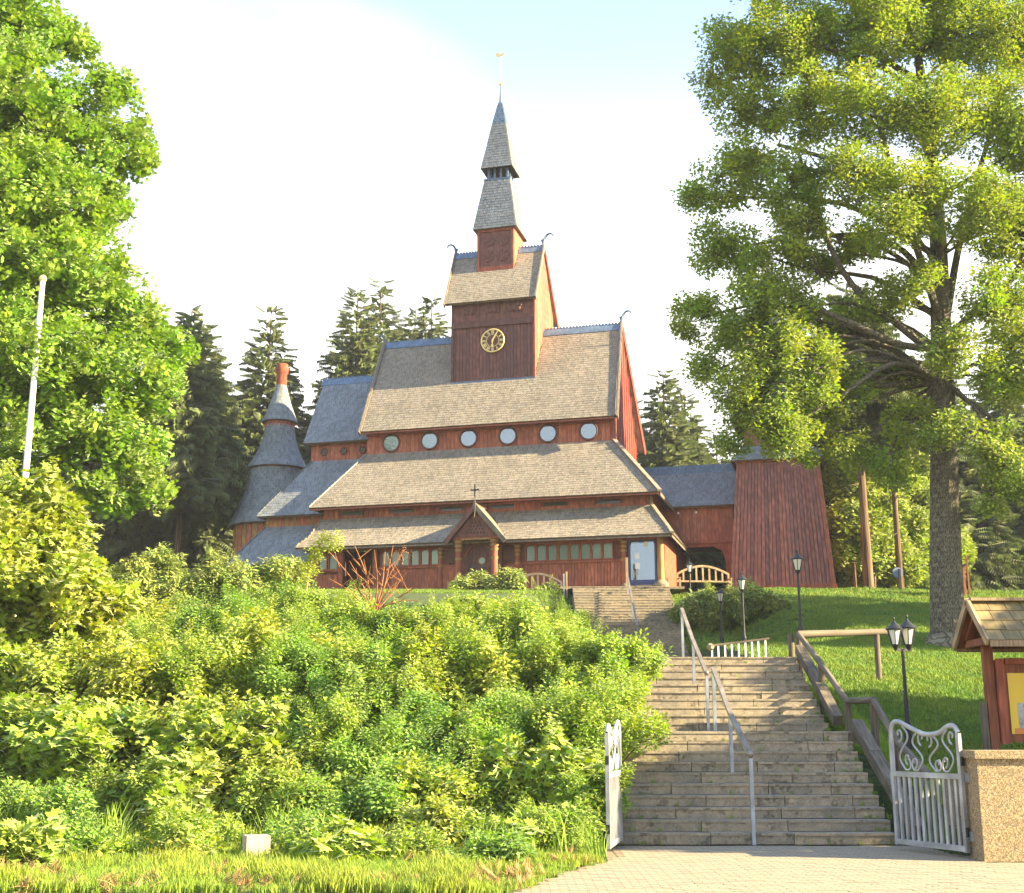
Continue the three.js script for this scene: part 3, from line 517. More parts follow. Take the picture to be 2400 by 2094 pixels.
// glazed entrance door at the corner
{
  const d = part('entrance_door', church), x0 = -1.86, x1 = -0.42, y0 = BASE + 0.14, y1 = 11.05;
  mesh('frame', extrude([[x0, y0], [x1, y0], [x1, y1 + 0.15], [x0, y1 + 0.15]], 0.12, [[[x0 + 0.1, y0 + 0.28], [x0 + 0.1, y1 - 0.22], [x0 + 0.16, y1 - 0.06], [x0 + 0.3, y1], [x0 + 0.64, y1 - 0.02], [x0 + 0.72, y1 - 0.07], [x0 + 0.8, y1 - 0.02], [x1 - 0.28, y1], [x1 - 0.15, y1 - 0.06], [x1 - 0.09, y1 - 0.2], [x1 - 0.09, y0 + 0.28]]]).translate(0, 0, b0 - 0.05), M.bluePaint, d);
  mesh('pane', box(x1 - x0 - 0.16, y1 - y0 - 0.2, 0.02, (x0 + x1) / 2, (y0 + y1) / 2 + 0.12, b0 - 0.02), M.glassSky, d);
  for (const [x, y, w, h] of [[-1.4, 10.25, 0.24, 0.3], [-1.4, 9.75, 0.24, 0.3], [-0.95, 10.85, 0.2, 0.26]]) mesh('notice', box(w, h, 0.008, x, y, b0 - 0.004), M.white, d);
  mesh('threshold', box(1.7, 0.14, 0.5, -1.14, BASE + 0.06, b0 + 0.1), M.step[2], church);
  const cp = part('corner_column', church); mesh('shaft', new THREE.CylinderGeometry(0.17, 0.19, 2.3, 14).translate(-0.2, 10.05, b0 + 0.06), M.carved, cp); mesh('stone_base', new THREE.LatheGeometry([[0.4, 0], [0.4, 0.16], [0.33, 0.28], [0.25, 0.36], [0.2, 0.4]].map(([r, y]) => new THREE.Vector2(r, y)), 14).translate(-0.2, BASE - 0.02, b0 + 0.06), M.base, cp);
  mesh('stone_base', new THREE.LatheGeometry([[0.26, 0], [0.26, 0.12], [0.2, 0.24], [0.14, 0.3]].map(([r, y]) => new THREE.Vector2(r, y)), 12).translate(-2.02, BASE, b0 + 0.06), M.base, church);
}
// ---- lower skirt roof
{
  const e = 8.85, eb = 6.8, ey = 11.22, ty = 13.0, my = 11.95, mb = 7.85;
  const L0 = -20.0, R0 = 0.5, Lm = -19.6, Rm = 0.0, L1 = -19.42, R1 = -0.75, inPorch = (p) => { const h = 13.06 - Math.abs(p.x + 9.7) * 1.177; return h > p.y - 0.02 && Math.abs(p.x + 9.7) < 1.6; };
  roofPlane(church, P3(L0, ey, e), P3(R0, ey, e), P3(Rm, my, mb), P3(Lm, my, mb), { cut: inPorch, tone: 1.02 }); roofPlane(church, P3(Lm, my, mb), P3(Rm, my, mb), P3(R1, ty, eb), P3(L1, ty, eb), { cut: inPorch, tone: 0.98 });
  roofPlane(church, P3(R0, ey, e), P3(R0, ey, -2), P3(Rm, my, -2), P3(Rm, my, mb), {}); roofPlane(church, P3(Rm, my, mb), P3(Rm, my, -2), P3(R1, ty, -2), P3(R1, ty, eb), {});
  roofPlane(church, P3(L0, ey, 2), P3(L0, ey, e), P3(Lm, my, mb), P3(Lm, my, 2)); roofPlane(church, P3(Lm, my, 2), P3(Lm, my, mb), P3(L1, ty, eb), P3(L1, ty, 2));
  mesh('hip_board', beam(P3(R0 + 0.02, ey + 0.07, e + 0.02), P3(Rm, my + 0.09, mb + 0.02), 0.22, 0.08), M.verge, church); mesh('hip_board', beam(P3(Rm, my + 0.09, mb + 0.02), P3(R1, ty + 0.09, eb + 0.02), 0.22, 0.08), M.verge, church);
  mesh('eave_board', box(9.2, 0.08, 0.05, L0 + 4.65, ey - 0.1, e - 0.02), M.verge, church); mesh('eave_board', box(8.5, 0.08, 0.05, -3.85, ey - 0.1, e - 0.02), M.verge, church); mesh('eave_board', box(0.05, 0.1, 9, R0 - 0.02, ey - 0.1, 4.2), M.verge, church);
  mesh('finial_board', extrude([[-0.08, 0], [0.08, 0], [0.05, 0.5], [-0.05, 0.5]], 0.05).translate(R1 - 0.02, ty + 0.05, eb + 0.05), M.verge, church);
}
// ---- band with slot windows
{
  const bw = part('band_wall', church), z = 6.72;
  mesh('backing', box(18.5, 1.0, 0.1, -10.08, 13.42, z - 0.1), M.backing, bw); boardWall(bw, -19.35, -0.8, 12.85, 13.62, z, M.red, 0.3, [-17.6, -14.7, -11.8, -8.9, -6.0, -3.1].flatMap((x) => [[x - 0.62, x + 0.62, 13.28, 13.5]]));
  mesh('end_wall', box(0.1, 1.0, 9, -0.83, 13.42, 2.2), M.gableRed, bw);
  for (const x of [-17.6, -14.7, -11.8, -8.9, -6.0, -3.1]) mesh('slot_window', box(1.24, 0.24, 0.03, x, 13.39, z - 0.03), M.glassDark, bw);
}
// ---- aisle roof
{
  const e = 7.45, ey = 13.66, tb = 4.25, ty = 17.2, L0 = -19.95, R0 = -0.28, L1 = -17.9, R1 = -3.15;
  roofPlane(church, P3(L0, ey, e), P3(R0, ey, e), P3(R1, ty, tb), P3(L1, ty, tb)); roofPlane(church, P3(R0, ey, e), P3(R0, ey, -e), P3(R1, ty, -tb), P3(R1, ty, tb)); roofPlane(church, P3(L0, ey, -e), P3(L0, ey, e), P3(L1, ty, tb), P3(L1, ty, -tb));
  mesh('roof', slab(P3(R0, ey, -e), P3(L0, ey, -e), P3(L1, ty, -tb), P3(R1, ty, -tb), 0.14), M.shingle, church);
  mesh('hip_board', beam(P3(R0 + 0.03, ey + 0.08, e + 0.03), P3(R1, ty + 0.1, tb + 0.02), 0.26, 0.1), M.verge, church); mesh('hip_board', beam(P3(L0, ey + 0.07, e + 0.02), P3(L1, ty + 0.09, tb + 0.02), 0.16, 0.07), M.slate, church);
  mesh('eave_board', box(0.06, 0.16, 14.6, R0 + 0.03, ey - 0.1, 0), M.verge, church); mesh('eave_board', box(19.6, 0.07, 0.05, (L0 + R0) / 2, ey - 0.1, e - 0.02), M.redTrim, church);
}
// ---- clerestory with round windows
{
  const cw = part('clerestory_wall', church), z = 4.2, xs = [-16.34, -13.98, -11.63, -9.29, -6.94, -4.6];
  mesh('backing', box(14.5, 1.6, 0.1, -10.5, 17.9, z - 0.12), M.backing, cw);
  boardWall(cw, -17.85, -3.15, 17.1, 18.6, z, M.red, 0.245); mesh('corner_board', box(0.16, 1.6, 0.16, -3.12, 17.9, z), M.redTrim, cw);
  mesh('frieze', box(14.8, 0.14, 0.1, -10.5, 18.42, z + 0.04), M.redTrim, cw);
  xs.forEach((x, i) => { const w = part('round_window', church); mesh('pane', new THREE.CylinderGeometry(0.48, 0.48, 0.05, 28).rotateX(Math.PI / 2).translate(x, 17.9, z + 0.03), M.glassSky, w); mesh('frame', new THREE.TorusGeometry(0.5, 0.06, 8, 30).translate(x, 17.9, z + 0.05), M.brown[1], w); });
}
// ---- main roof and gables
const mainEave = { b: 4.75, y: 18.55, l: -18.05, r: -2.9 }, mainRidge = { y: 25.3, l: -18.5, r: -3.38 };
{
  const q = mainEave, t = mainRidge, inTower = (p) => p.x > -13.2 && p.x < -8.15 && p.z < 2.45;
  const A = P3(q.l, q.y, q.b), B = P3(q.r, q.y, q.b), C = P3(t.r, t.y, 0), D = P3(t.l, t.y, 0);
  roofPlane(church, A, B, C, D, { cut: inTower });
  mesh('roof', slab(P3(q.r, q.y, -q.b), P3(q.l, q.y, -q.b), D, C, 0.14), M.shingle, church);
  for (const [x0, x1, nm] of [[q.r, t.r, 'right'], [q.l, t.l, 'left']]) {
    const gb = part('gable', church), s = nm === 'right' ? 1 : -1;
    mesh('gable_wall', extrude([[-4.2, 17.0], [4.2, 17.0], [4.2, 18.8], [0, 24.9], [-4.2, 18.8]], 0.1).rotateY(-Math.PI / 2).translate(x0 - s * 0.42, 0, 0), M.gableRed, gb);
    for (const f of [1, -1]) { mesh('barge_board', beam(P3(x0 + s * 0.05, q.y - 0.15, f * (q.b + 0.1)), P3(x1 + s * 0.05, t.y + 0.12, 0), 0.09, 0.34), f > 0 ? M.verge : M.gableRed, gb);
      mesh('barge_edge', beam(P3(x0 + s * 0.02, q.y + 0.03, f * (q.b + 0.14)), P3(x1 + s * 0.02, t.y + 0.3, 0), 0.2, 0.05), M.verge, gb); }
    if (s > 0) { for (let i = 0; i < 11; i++) { const z = -3.9 + i * 0.78, h = 18.8 + (1 - Math.abs(z) / 4.2) * 6.0; mesh('batten', box(0.05, h - 17.0, 0.08, x0 - 0.35, (h + 17.0) / 2, z), M.redTrim, gb); } }
  }
  mesh('eave_board', box(q.r - q.l, 0.08, 0.06, (q.l + q.r) / 2, q.y - 0.1, q.b - 0.02), M.redTrim, church);
}
function crest(x0, x1, y, w = 0.2, h = 0.34, mat = M.ridge) { // ridge boards with a saw-tooth crest
  const r = part('ridge_crest', church);
  for (const f of [1, -1]) mesh('ridge_board', hexa([V(x0, y - h, f * (w + 0.14)), V(x1, y - h, f * (w + 0.14)), V(x1, y + 0.12, f * 0.06), V(x0, y + 0.12, f * 0.06)].map((p) => p), [V(x0, y - h, f * (w + 0.08)), V(x1, y - h, f * (w + 0.08)), V(x1, y + 0.12, 0), V(x0, y + 0.12, 0)]), mat, r);
  const pts = [[x0, y + 0.08]], n = Math.round((x1 - x0) / 0.2); pts.length = 0; pts.push([x0, y + 0.06], [x1, y + 0.06]);
  for (let i = n; i >= 0; i--) { const x = lerp(x0, x1, i / n); pts.push([x, y + 0.28]); if (i) pts.push([x - (x1 - x0) / n * 0.5, y + 0.16]); }
  mesh('crest_teeth', extrude(pts, 0.05).translate(0, 0, -0.025), mat, r);
}
function dragon(x, y, dir, s = 1) { // curled dragon-head finial
  const pts = [[0, -0.25, 0.1], [0.02, 0.25, 0.09], [0.1, 0.55, 0.085], [0.28, 0.75, 0.08], [0.5, 0.76, 0.06], [0.62, 0.6, 0.035]].map(([a, b]) => V(x + dir * a * s, y + b * s, 0));
  const d = part('dragon_finial', church); mesh('neck', tube(pts, 0.11 * s, 0.045 * s, 7, 18), M.ridge, d); mesh('mane', extrude([[x - dir * 0.02, y], [x + dir * 0.02, y + 0.5 * s], [x - dir * 0.16 * s, y + 0.42 * s]].sort(() => 0), 0.04).translate(0, 0, -0.02), M.ridge, d);
}
crest(-8.1, mainRidge.r + 0.1, 25.3); crest(mainRidge.l - 0.1, -13.25, 25.3); dragon(mainRidge.r + 0.05, 25.45, 1, 1.0); dragon(mainRidge.l - 0.05, 25.45, -1, 0.7);
// ---- clock tower on the ridge
{
  const tw = part('clock_tower', church), x0 = -13.2, x1 = -8.15, f = 2.5, c = (x0 + x1) / 2, E = 26.72;
  mesh('core', box(x1 - x0 - 0.16, 6.2, 2 * f - 0.16, c, 23.7, 0), M.backing, tw);
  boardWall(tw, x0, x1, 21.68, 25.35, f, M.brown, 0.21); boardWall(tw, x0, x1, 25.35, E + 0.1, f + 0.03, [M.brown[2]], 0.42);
  mesh('string_course', box(x1 - x0 + 0.08, 0.4, 0.12, c, 25.32, f + 0.05), M.brown[1], tw); mesh('skirt', box(x1 - x0 + 0.1, 0.12, 0.14, c, 21.72, f + 0.04), M.ridge, tw);
  for (const s of [0, 1]) { const w = new THREE.Group(); w.name = 'side_wall'; w.rotation.y = Math.PI / 2 * (s ? 1 : -1); w.position.set(s ? x1 : x0, 0, 0); tw.add(w); const g = (z) => z; boardWall(w, -f, f, 20.2, (z) => 30.6 - Math.max(0, Math.abs(z)) * 1.43, 0, s ? M.red : M.brown, 0.4); }  // right side gets brighter red boards: its sunlit look is put into the colour
  for (const y of [21.7]) for (const x of [x0, x1]) mesh('corner_board', box(0.14, 5.0, 0.14, x, 24.2, f + 0.02), x === x1 ? M.redTrim : M.brown[1], tw);  // sunward corner board coloured redder, standing in for sun on it
  for (const x of [c - 1.45, c, c + 1.45]) { const sh = part('carved_panel', church); mesh('panel', box(0.85, 0.72, 0.05, x, 26.3, f + 0.08), M.brown[0], sh); mesh('arch', new THREE.TorusGeometry(0.3, 0.05, 6, 14, Math.PI).translate(x, 26.22, f + 0.12), M.brown[1], sh); for (const q of [-0.16, 0.16]) mesh('leaf_carving', new THREE.SphereGeometry(0.13, 8, 6).scale(1, 1.3, 0.4).translate(x + q, 26.1, f + 0.12), M.brown[1], sh); }
  // roof
  const eb = 2.95, ey = 26.6, ry = 30.8, L = -13.55, Rr = -7.98, LR = -13.85, RR = -8.15;
  const inT = (p) => p.x > -12.1 && p.x < -9.75 && p.z < 1.15 && p.z > -1.15;
  roofPlane(church, P3(L, ey, eb), P3(Rr, ey, eb), P3(RR, ry, 0), P3(LR, ry, 0), { cut: inT }); mesh('roof', slab(P3(Rr, ey, -eb), P3(L, ey, -eb), P3(LR, ry, 0), P3(RR, ry, 0), 0.12), M.shingle, church);
  for (const [xa, xb, s] of [[Rr, RR, 1], [L, LR, -1]]) for (const q of [1, -1]) { mesh('barge_board', beam(P3(xa + s * 0.05, ey - 0.12, q * (eb + 0.08)), P3(xb + s * 0.05, ry + 0.1, 0), 0.08, 0.3), q > 0 ? M.verge : M.gableRed, church); }
  crest(LR - 0.05, -12.15, ry, 0.16, 0.3); crest(-9.7, RR + 0.05, ry, 0.16, 0.3); dragon(LR, ry + 0.1, -1, 0.95); dragon(RR, ry + 0.1, 1, 1.05);
  // clock
  const ck = part('clock', church), cy = 24.2, cz = f + 0.06;
  mesh('dial', new THREE.CylinderGeometry(0.7, 0.7, 0.04, 40).rotateX(Math.PI / 2).translate(c, cy, cz), M.brown[1], ck);
  mesh('outer_ring', new THREE.TorusGeometry(0.7, 0.045, 8, 48).translate(c, cy, cz + 0.03), M.gold, ck); mesh('inner_ring', new THREE.TorusGeometry(0.38, 0.02, 6, 40).translate(c, cy, cz + 0.03), M.gold, ck);
  const roman = ['XII', 'I', 'II', 'III', 'IV', 'V', 'VI', 'VII', 'VIII', 'IX', 'X', 'XI'];
  roman.forEach((t, i) => { const g = []; const W = { I: 0.05, V: 0.1, X: 0.1 }; let total = [...t].reduce((s, ch) => s + W[ch], 0), x = -total / 2; for (const ch of t) { const m = x + W[ch] / 2; if (ch === 'I') g.push(box(0.03, 0.22, 0.02, m, 0.54, 0)); if (ch === 'V') g.push(box(0.028, 0.23, 0.02, m - 0.022, 0.54, 0, 0, 0, 0.2), box(0.028, 0.23, 0.02, m + 0.022, 0.54, 0, 0, 0, -0.2)); if (ch === 'X') g.push(box(0.028, 0.23, 0.02, m, 0.54, 0, 0, 0, 0.34), box(0.028, 0.23, 0.02, m, 0.54, 0.002, 0, 0, -0.34)); x += W[ch]; }
    mesh('numeral', merged(g).rotateZ(-i * Math.PI / 6).translate(c, cy, cz + 0.035), M.gold, ck); });
  const hand = (pts, a, z) => extrude(pts, 0.015).rotateZ(-a).translate(c, cy, cz + z);
  mesh('minute_hand', hand([[-0.03, -0.12], [0.03, -0.12], [0.045, 0.2], [0.035, 0.5], [0, 0.68], [-0.035, 0.5], [-0.045, 0.2]], 0.52, 0.075), M.gold, ck); mesh('hour_hand', hand([[-0.03, -0.1], [0.03, -0.1], [0.035, 0.22], [0.085, 0.3], [0, 0.47], [-0.085, 0.3], [-0.035, 0.22]], Math.PI + 0.04, 0.06), M.gold, ck); mesh('hub', new THREE.CylinderGeometry(0.05, 0.05, 0.08, 12).rotateX(Math.PI / 2).translate(c, cy, cz + 0.07), M.gold, ck);
}
// ---- spire
{
  const c = -10.93, tw = part('spire_turret', church), w = 1.14;
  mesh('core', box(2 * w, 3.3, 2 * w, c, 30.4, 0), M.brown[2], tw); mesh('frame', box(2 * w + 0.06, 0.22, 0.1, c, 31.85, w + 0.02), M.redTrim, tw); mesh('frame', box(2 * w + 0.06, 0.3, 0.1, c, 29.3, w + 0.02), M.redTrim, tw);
  for (const s of [-1, 1]) mesh('frame', box(0.14, 2.6, 0.1, c + s * (w - 0.05), 30.55, w + 0.03), M.redTrim, tw);
  for (const x of [-0.46, 0.46]) for (const y of [30.15, 31.15]) { mesh('rosette', new THREE.CylinderGeometry(0.4, 0.4, 0.04, 18).rotateX(Math.PI / 2).translate(c + x, y, w + 0.03), M.brown[0], tw); for (let i = 0; i < 4; i++) mesh('spoke', box(0.05, 0.78, 0.03, c + x, y, w + 0.06, 0, 0, i * Math.PI / 4), M.brown[2], tw); }
  mesh('side_panel', box(0.06, 2.6, 2 * w - 0.1, c + w + 0.02, 30.6, 0), M.red[2], tw);  // brighter red panel paints the sunlit right flank of the turret
  const sp = part('spire', church);
  const tier = (y0, r0, y1, r1, m = M.slate) => { for (let i = 0; i < 4; i++) { const q = (r, y, k) => { const a = Math.PI / 4 + (k) * Math.PI / 2; return V(c + Math.SQRT2 * r * Math.cos(a), y, Math.SQRT2 * r * Math.sin(a)); }; const A = q(r0, y0, i + 1), B = q(r0, y0, i), C = q(r1, y1, i), D = q(r1, y1, i + 1); const r = mesh('spire_face', slab(A, B, C, D, 0.05), M.soffit, sp); if (i === 0 || i === 3 || i === 1) shingleField(r, A, B, C, D, { w: 0.14, e: 0.19, mat: m }); } };
  tier(31.92, 1.36, 33.4, 1.12); tier(33.4, 1.12, 35.35, 0.80); mesh('base_trim', box(2.74, 0.08, 2.74, c, 31.93, 0), M.soffit, sp); mesh('cornice', box(1.72, 0.12, 1.72, c, 35.4, 0), M.ridge, sp);
  mesh('lantern_core', box(0.3, 0.8, 0.3, c, 35.85, 0), M.brown[0], sp); for (const a of [-0.6, -0.2, 0.2, 0.6]) for (const [x, z] of [[a, 0.62], [0.62, a], [a, -0.62], [-0.62, a]]) mesh('louvre_post', box(0.12, 0.8, 0.12, c + x, 35.85, z), M.ridge, sp);
  tier(36.15, 0.99, 37.3, 0.78); tier(37.3, 0.78, 39.4, 0.42); tier(39.4, 0.42, 40.9, 0.12, M.ridge);
  mesh('needle', new THREE.CylinderGeometry(0.03, 0.13, 1.5, 8).translate(c, 41.5, 0), M.ridge, sp); mesh('ball', new THREE.SphereGeometry(0.11, 10, 8).translate(c, 42.4, 0), M.gold, sp); mesh('rod', new THREE.CylinderGeometry(0.02, 0.025, 2.4, 6).translate(c, 43.5, 0), M.gold, sp);
  mesh('weather_cock', extrude([[-0.35, 0], [-0.1, -0.06], [0.15, 0.02], [0.38, 0.22], [0.2, 0.2], [0.05, 0.12], [-0.15, 0.2], [-0.3, 0.3], [-0.32, 0.15]], 0.03).translate(c, 44.4, 0), M.gold, sp);
}
// ---- choir, lower and to the left
{
  const L = -22.15, X1 = -17.9;
  const cw = part('choir_wall', church); mesh('backing', box(3.9, 1.4, 0.1, -19.9, 17.75, 3.1), M.backing, cw); boardWall(cw, -21.82, X1, 17.0, 18.4, 3.2, M.red, 0.25);
  for (const x of [-21.0, -19.75, -18.55]) { const w = part('small_round_window', church); mesh('pane', new THREE.CylinderGeometry(0.16, 0.16, 0.03, 16).rotateX(Math.PI / 2).translate(x, 17.85, 3.22), M.glassDark, w); mesh('frame', new THREE.TorusGeometry(0.19, 0.05, 6, 16).translate(x, 17.85, 3.23), M.brown[1], w); }
  roofPlane(church, P3(L - 0.05, 18.35, 3.6), P3(X1, 18.35, 3.6), P3(X1, 23.2, 0), P3(-22.55, 23.2, 0), { mat: M.slate }); mesh('roof', slab(P3(X1, 18.35, -3.6), P3(L, 18.35, -3.6), P3(-22.55, 23.2, 0), P3(X1, 23.2, 0), 0.12), M.slate, church);
  crest(-22.65, -18.3, 23.2); mesh('gable_wall', extrude([[-3.2, 17], [3.2, 17], [3.2, 18.6], [0, 22.9], [-3.2, 18.6]], 0.1).rotateY(-Math.PI / 2).translate(-21.75, 0, 0), M.gableRed, church);
  roofPlane(church, P3(-23.9, 13.6, 5.9), P3(-17.9, 13.6, 5.9), P3(-17.9, 17.2, 3.25), P3(-21.8, 17.2, 3.25), { mat: M.slate }); roofPlane(church, P3(-23.9, 13.6, -3), P3(-23.9, 13.6, 5.9), P3(-21.8, 17.2, 3.25), P3(-21.8, 17.2, -3), { mat: M.slate });
  const bw = part('choir_band_wall', church); boardWall(bw, -23.55, -18.6, 12.8, 13.6, 5.35, [M.carved, M.red[2]], 0.24); mesh('backing', box(4.9, 0.9, 0.1, -21.1, 13.2, 5.25), M.backing, bw);
  roofPlane(church, P3(-25.0, 10.6, 7.3), P3(-18.5, 10.6, 7.3), P3(-18.5, 12.95, 5.4), P3(-23.6, 12.95, 5.4), { mat: M.slate });
  roofPlane(church, P3(-25.0, 10.6, -3), P3(-25.0, 10.6, 7.3), P3(-23.6, 12.95, 5.4), P3(-23.6, 12.95, -3), { mat: M.slate });
  mesh('choir_lower_wall', box(5.6, 2.2, 0.2, -21.7, 9.6, 6.7), M.red[1], church);
}
// ---- round stair turret behind the choir
{
  const X = -15.35, Z = -80, t = thing('round_turret', 'round shingled turret with stacked conical roofs and a brick chimney', 'turret', [X, BASE, Z], 0);
  const lathe = (pts, n = 32) => new THREE.LatheGeometry(pts.map(([r, y]) => new THREE.Vector2(r, y - BASE)), n);
  function cone(r0, y0, r1, y1, bow = 0) { // eave radius r0 at y0 up to r1 at y1
    const rad = (k) => lerp(r0, r1, k) - bow * Math.sin(k * Math.PI), P = []; for (let i = 0; i <= 8; i++) P.push([rad(i / 8), lerp(y0, y1, i / 8)]);
    const roof = mesh('roof', lathe([[r0 - 0.12, y0 - 0.05], ...P]), M.soffit, t), mats = [], cols = [], m4 = new THREE.Matrix4(), len = Math.hypot(r0 - r1, y1 - y0), rows = Math.round(len / 0.2);
    for (let r = 0; r < rows; r++) { const k = r / rows, R0 = rad(k), dr = (rad(k + 0.02) - R0) / 0.02, dy = y1 - y0, n = Math.max(8, Math.round(2 * Math.PI * R0 / 0.17));
      for (let i = 0; i < n; i++) { const a = (i + (r % 2) * 0.5 + rr(-0.1, 0.1)) / n * 2 * Math.PI; const o = V(Math.cos(a), 0, Math.sin(a)), U = V(-Math.sin(a), 0, Math.cos(a)), S = o.clone().multiplyScalar(dr).add(V(0, dy, 0)).normalize(), N = S.clone().cross(U).normalize(); if (N.dot(o) < 0) N.negate();
        const p = o.clone().multiplyScalar(R0).add(V(0, lerp(y0, y1, k) - BASE, 0)).addScaledVector(S, 0.15).addScaledVector(N, 0.03); m4.makeBasis(U.clone().multiplyScalar(2 * Math.PI * R0 / n * 0.93), S.clone().multiplyScalar(0.33), N.clone().multiplyScalar(0.022)).setPosition(p); mats.push(m4.clone()); const c = rr(0.72, 1.2) * (1 + 0.12 * noise3(p.x, p.y * 0.8, p.z)); cols.push([c * 0.97, c, c * 0.97]); } }
    const im = new THREE.InstancedMesh(shingleGeo, M.slate, mats.length); im.name = 'shingles'; im.userData.kind = 'stuff'; mats.forEach((m, i) => { im.setMatrixAt(i, m); im.setColorAt(i, colr.setRGB(...cols[i])); }); im.castShadow = im.receiveShadow = true; roof.add(im);
  }
  mesh('wall', lathe([[2.6, BASE - 0.3], [2.6, 14.4]]), M.carved, t); for (let i = 0; i < 40; i++) { const a = i / 40 * 2 * Math.PI; mesh('board', box(0.34, 5.7, 0.05, 0, 2.85, 2.62).rotateY(a), [M.carved, M.red[2]][i % 2], t); }
  cone(3.0, 14.3, 1.85, 17.95, 0.12); mesh('collar', lathe([[1.8, 17.6], [1.82, 18.3]]), M.redTrim, t); for (let i = 0; i < 36; i++) mesh('dentil', box(0.12, 0.12, 0.06, 0, 18.03 - BASE, 1.84).rotateY(i / 36 * 2 * Math.PI), M.carved, t);
  cone(2.02, 18.15, 0.93, 21.0, 0.22); mesh('collar', lathe([[0.93, 20.8], [0.95, 21.45]]), M.redTrim, t); for (let i = 0; i < 22; i++) mesh('baluster', box(0.1, 0.4, 0.05, 0, 21.16 - BASE, 0.96).rotateY(i / 22 * 2 * Math.PI), M.red[0], t);
  cone(1.15, 21.36, 0.32, 23.85, 0.06);
  const ch = mesh('chimney', lathe([[0.36, 23.5], [0.34, 24.7], [0.42, 24.78], [0.42, 25.1], [0.38, 25.16], [0.38, 25.38], [0.26, 25.38], [0.26, 25.0]], 18), std([0.40, 0.10, 0.045], { map: stone, roughness: 0.9 }), t);
}
// ---- covered link and bell tower
{
  const o = [0.4, 0, 2], w = toWorld(1.0, 0, 2), lk = thing('covered_link', 'red boarded bridge with a slate roof joining church and bell tower', 'covered passage', [w[0], BASE, w[2]], TURN), Y = (y) => y - BASE;
  const bd = part('wall', lk); boardWall(bd, -2.2, 2.0, Y(11.75), Y(13.75), 0, M.red, 0.2); mesh('backing', box(4.3, 2.1, 0.08, -0.1, Y(12.75), -0.08), M.backing, bd); mesh('string_course', box(4.3, 0.16, 0.12, -0.1, Y(11.72), 0.03), M.redTrim, bd);
  mesh('arch_beam', extrude([[-2.2, Y(11.7)], [-2.2, Y(11.25)], [-1.6, Y(11.45)], [0.9, Y(11.45)], [1.35, Y(11.2)], [1.5, Y(10.7)], [2.0, Y(10.7)], [2.0, Y(11.7)]], 0.2).translate(0, 0, -0.2), M.redTrim, lk);
  mesh('pier', box(0.5, 3.0, 0.6, 1.75, 1.4, -0.35), M.redTrim, lk); mesh('post', box(0.2, 2.8, 0.2, -2.1, 1.3, -0.2), M.brown[1], lk);
  const A = P3(-2.6, Y(13.7), 0.35), B = P3(2.3, Y(13.7), 0.35), C = P3(2.3, Y(16.0), -1.6), D = P3(-3.4, Y(16.0), -1.6); const rf = mesh('roof', slab(A, B, C, D, 0.12), M.soffit, lk); shingleField(rf, A, B, C, D, { mat: M.slate }); mesh('roof', slab(P3(2.3, Y(13.7), -3.5), P3(-2.6, Y(13.7), -3.5), D, C, 0.12), M.slate, lk);
  mesh('ridge_board', box(5.7, 0.5, 0.14, -0.5, Y(16.15), -1.55), M.ridge, lk); mesh('rear_wall', box(4.3, 2.1, 0.1, -0.1, Y(12.75), -3.1), M.redTrim, lk); mesh('soffit', box(4.3, 0.1, 3.1, -0.1, Y(11.66), -1.6), M.soffit, lk);
  for (const x of [-1.0, 0.0]) mesh('bracket', box(0.1, 0.1, 0.06, x, Y(13.4), 0.05), M.white, lk);

  const c = toWorld(5.57, 0, 1.1), bt = thing('bell_tower', 'detached tapering bell tower of dark red boards with a slate spire', 'bell tower', [c[0], BASE, c[2]], TURN);
  const h0 = 2.73, h1 = 2.17, yt = Y(15.9), half = (y) => lerp(h0, h1, y / yt);
  mesh('core', hexa([V(-h0 + 0.08, 0, h0 - 0.08), V(h0 - 0.08, 0, h0 - 0.08), V(h0 - 0.08, 0, -h0 + 0.08), V(-h0 + 0.08, 0, -h0 + 0.08)].reverse(), [V(-h1 + 0.08, yt, h1 - 0.08), V(h1 - 0.08, yt, h1 - 0.08), V(h1 - 0.08, yt, -h1 + 0.08), V(-h1 + 0.08, yt, -h1 + 0.08)].reverse()), M.backing, bt);
  const faces = [[0, M.bell], [Math.PI / 2, M.red]];  // front darker, sunward side brighter red: sunlight painted in by board colour
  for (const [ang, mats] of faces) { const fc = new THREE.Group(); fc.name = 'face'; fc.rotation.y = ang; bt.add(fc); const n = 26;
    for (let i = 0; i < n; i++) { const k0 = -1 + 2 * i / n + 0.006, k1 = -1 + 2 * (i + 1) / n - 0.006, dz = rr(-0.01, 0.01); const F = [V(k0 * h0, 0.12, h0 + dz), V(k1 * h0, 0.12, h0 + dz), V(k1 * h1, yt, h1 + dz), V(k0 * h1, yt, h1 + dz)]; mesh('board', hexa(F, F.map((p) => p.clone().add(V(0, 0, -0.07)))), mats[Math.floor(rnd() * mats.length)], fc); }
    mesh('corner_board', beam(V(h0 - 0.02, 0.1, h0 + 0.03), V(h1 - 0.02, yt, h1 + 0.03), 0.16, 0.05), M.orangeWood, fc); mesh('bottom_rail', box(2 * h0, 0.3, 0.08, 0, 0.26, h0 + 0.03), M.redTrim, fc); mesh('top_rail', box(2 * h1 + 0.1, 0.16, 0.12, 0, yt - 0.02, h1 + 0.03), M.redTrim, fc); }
  mesh('plinth', box(2 * h0 + 0.15, 0.5, 2 * h0 + 0.15, 0, -0.14, 0), M.base, bt);
  const up = part('belfry', bt), w2 = 1.75; mesh('core', box(2 * w2 - 0.1, 2.5, 2 * w2 - 0.1, 0, yt + 1.2, 0), M.backing, up); boardWall(up, -w2, w2, yt, yt + 2.4, w2, M.bell, 0.25, [[-1.0, -0.2, yt + 1.2, yt + 1.9], [0.2, 1.0, yt + 1.2, yt + 1.9]]);
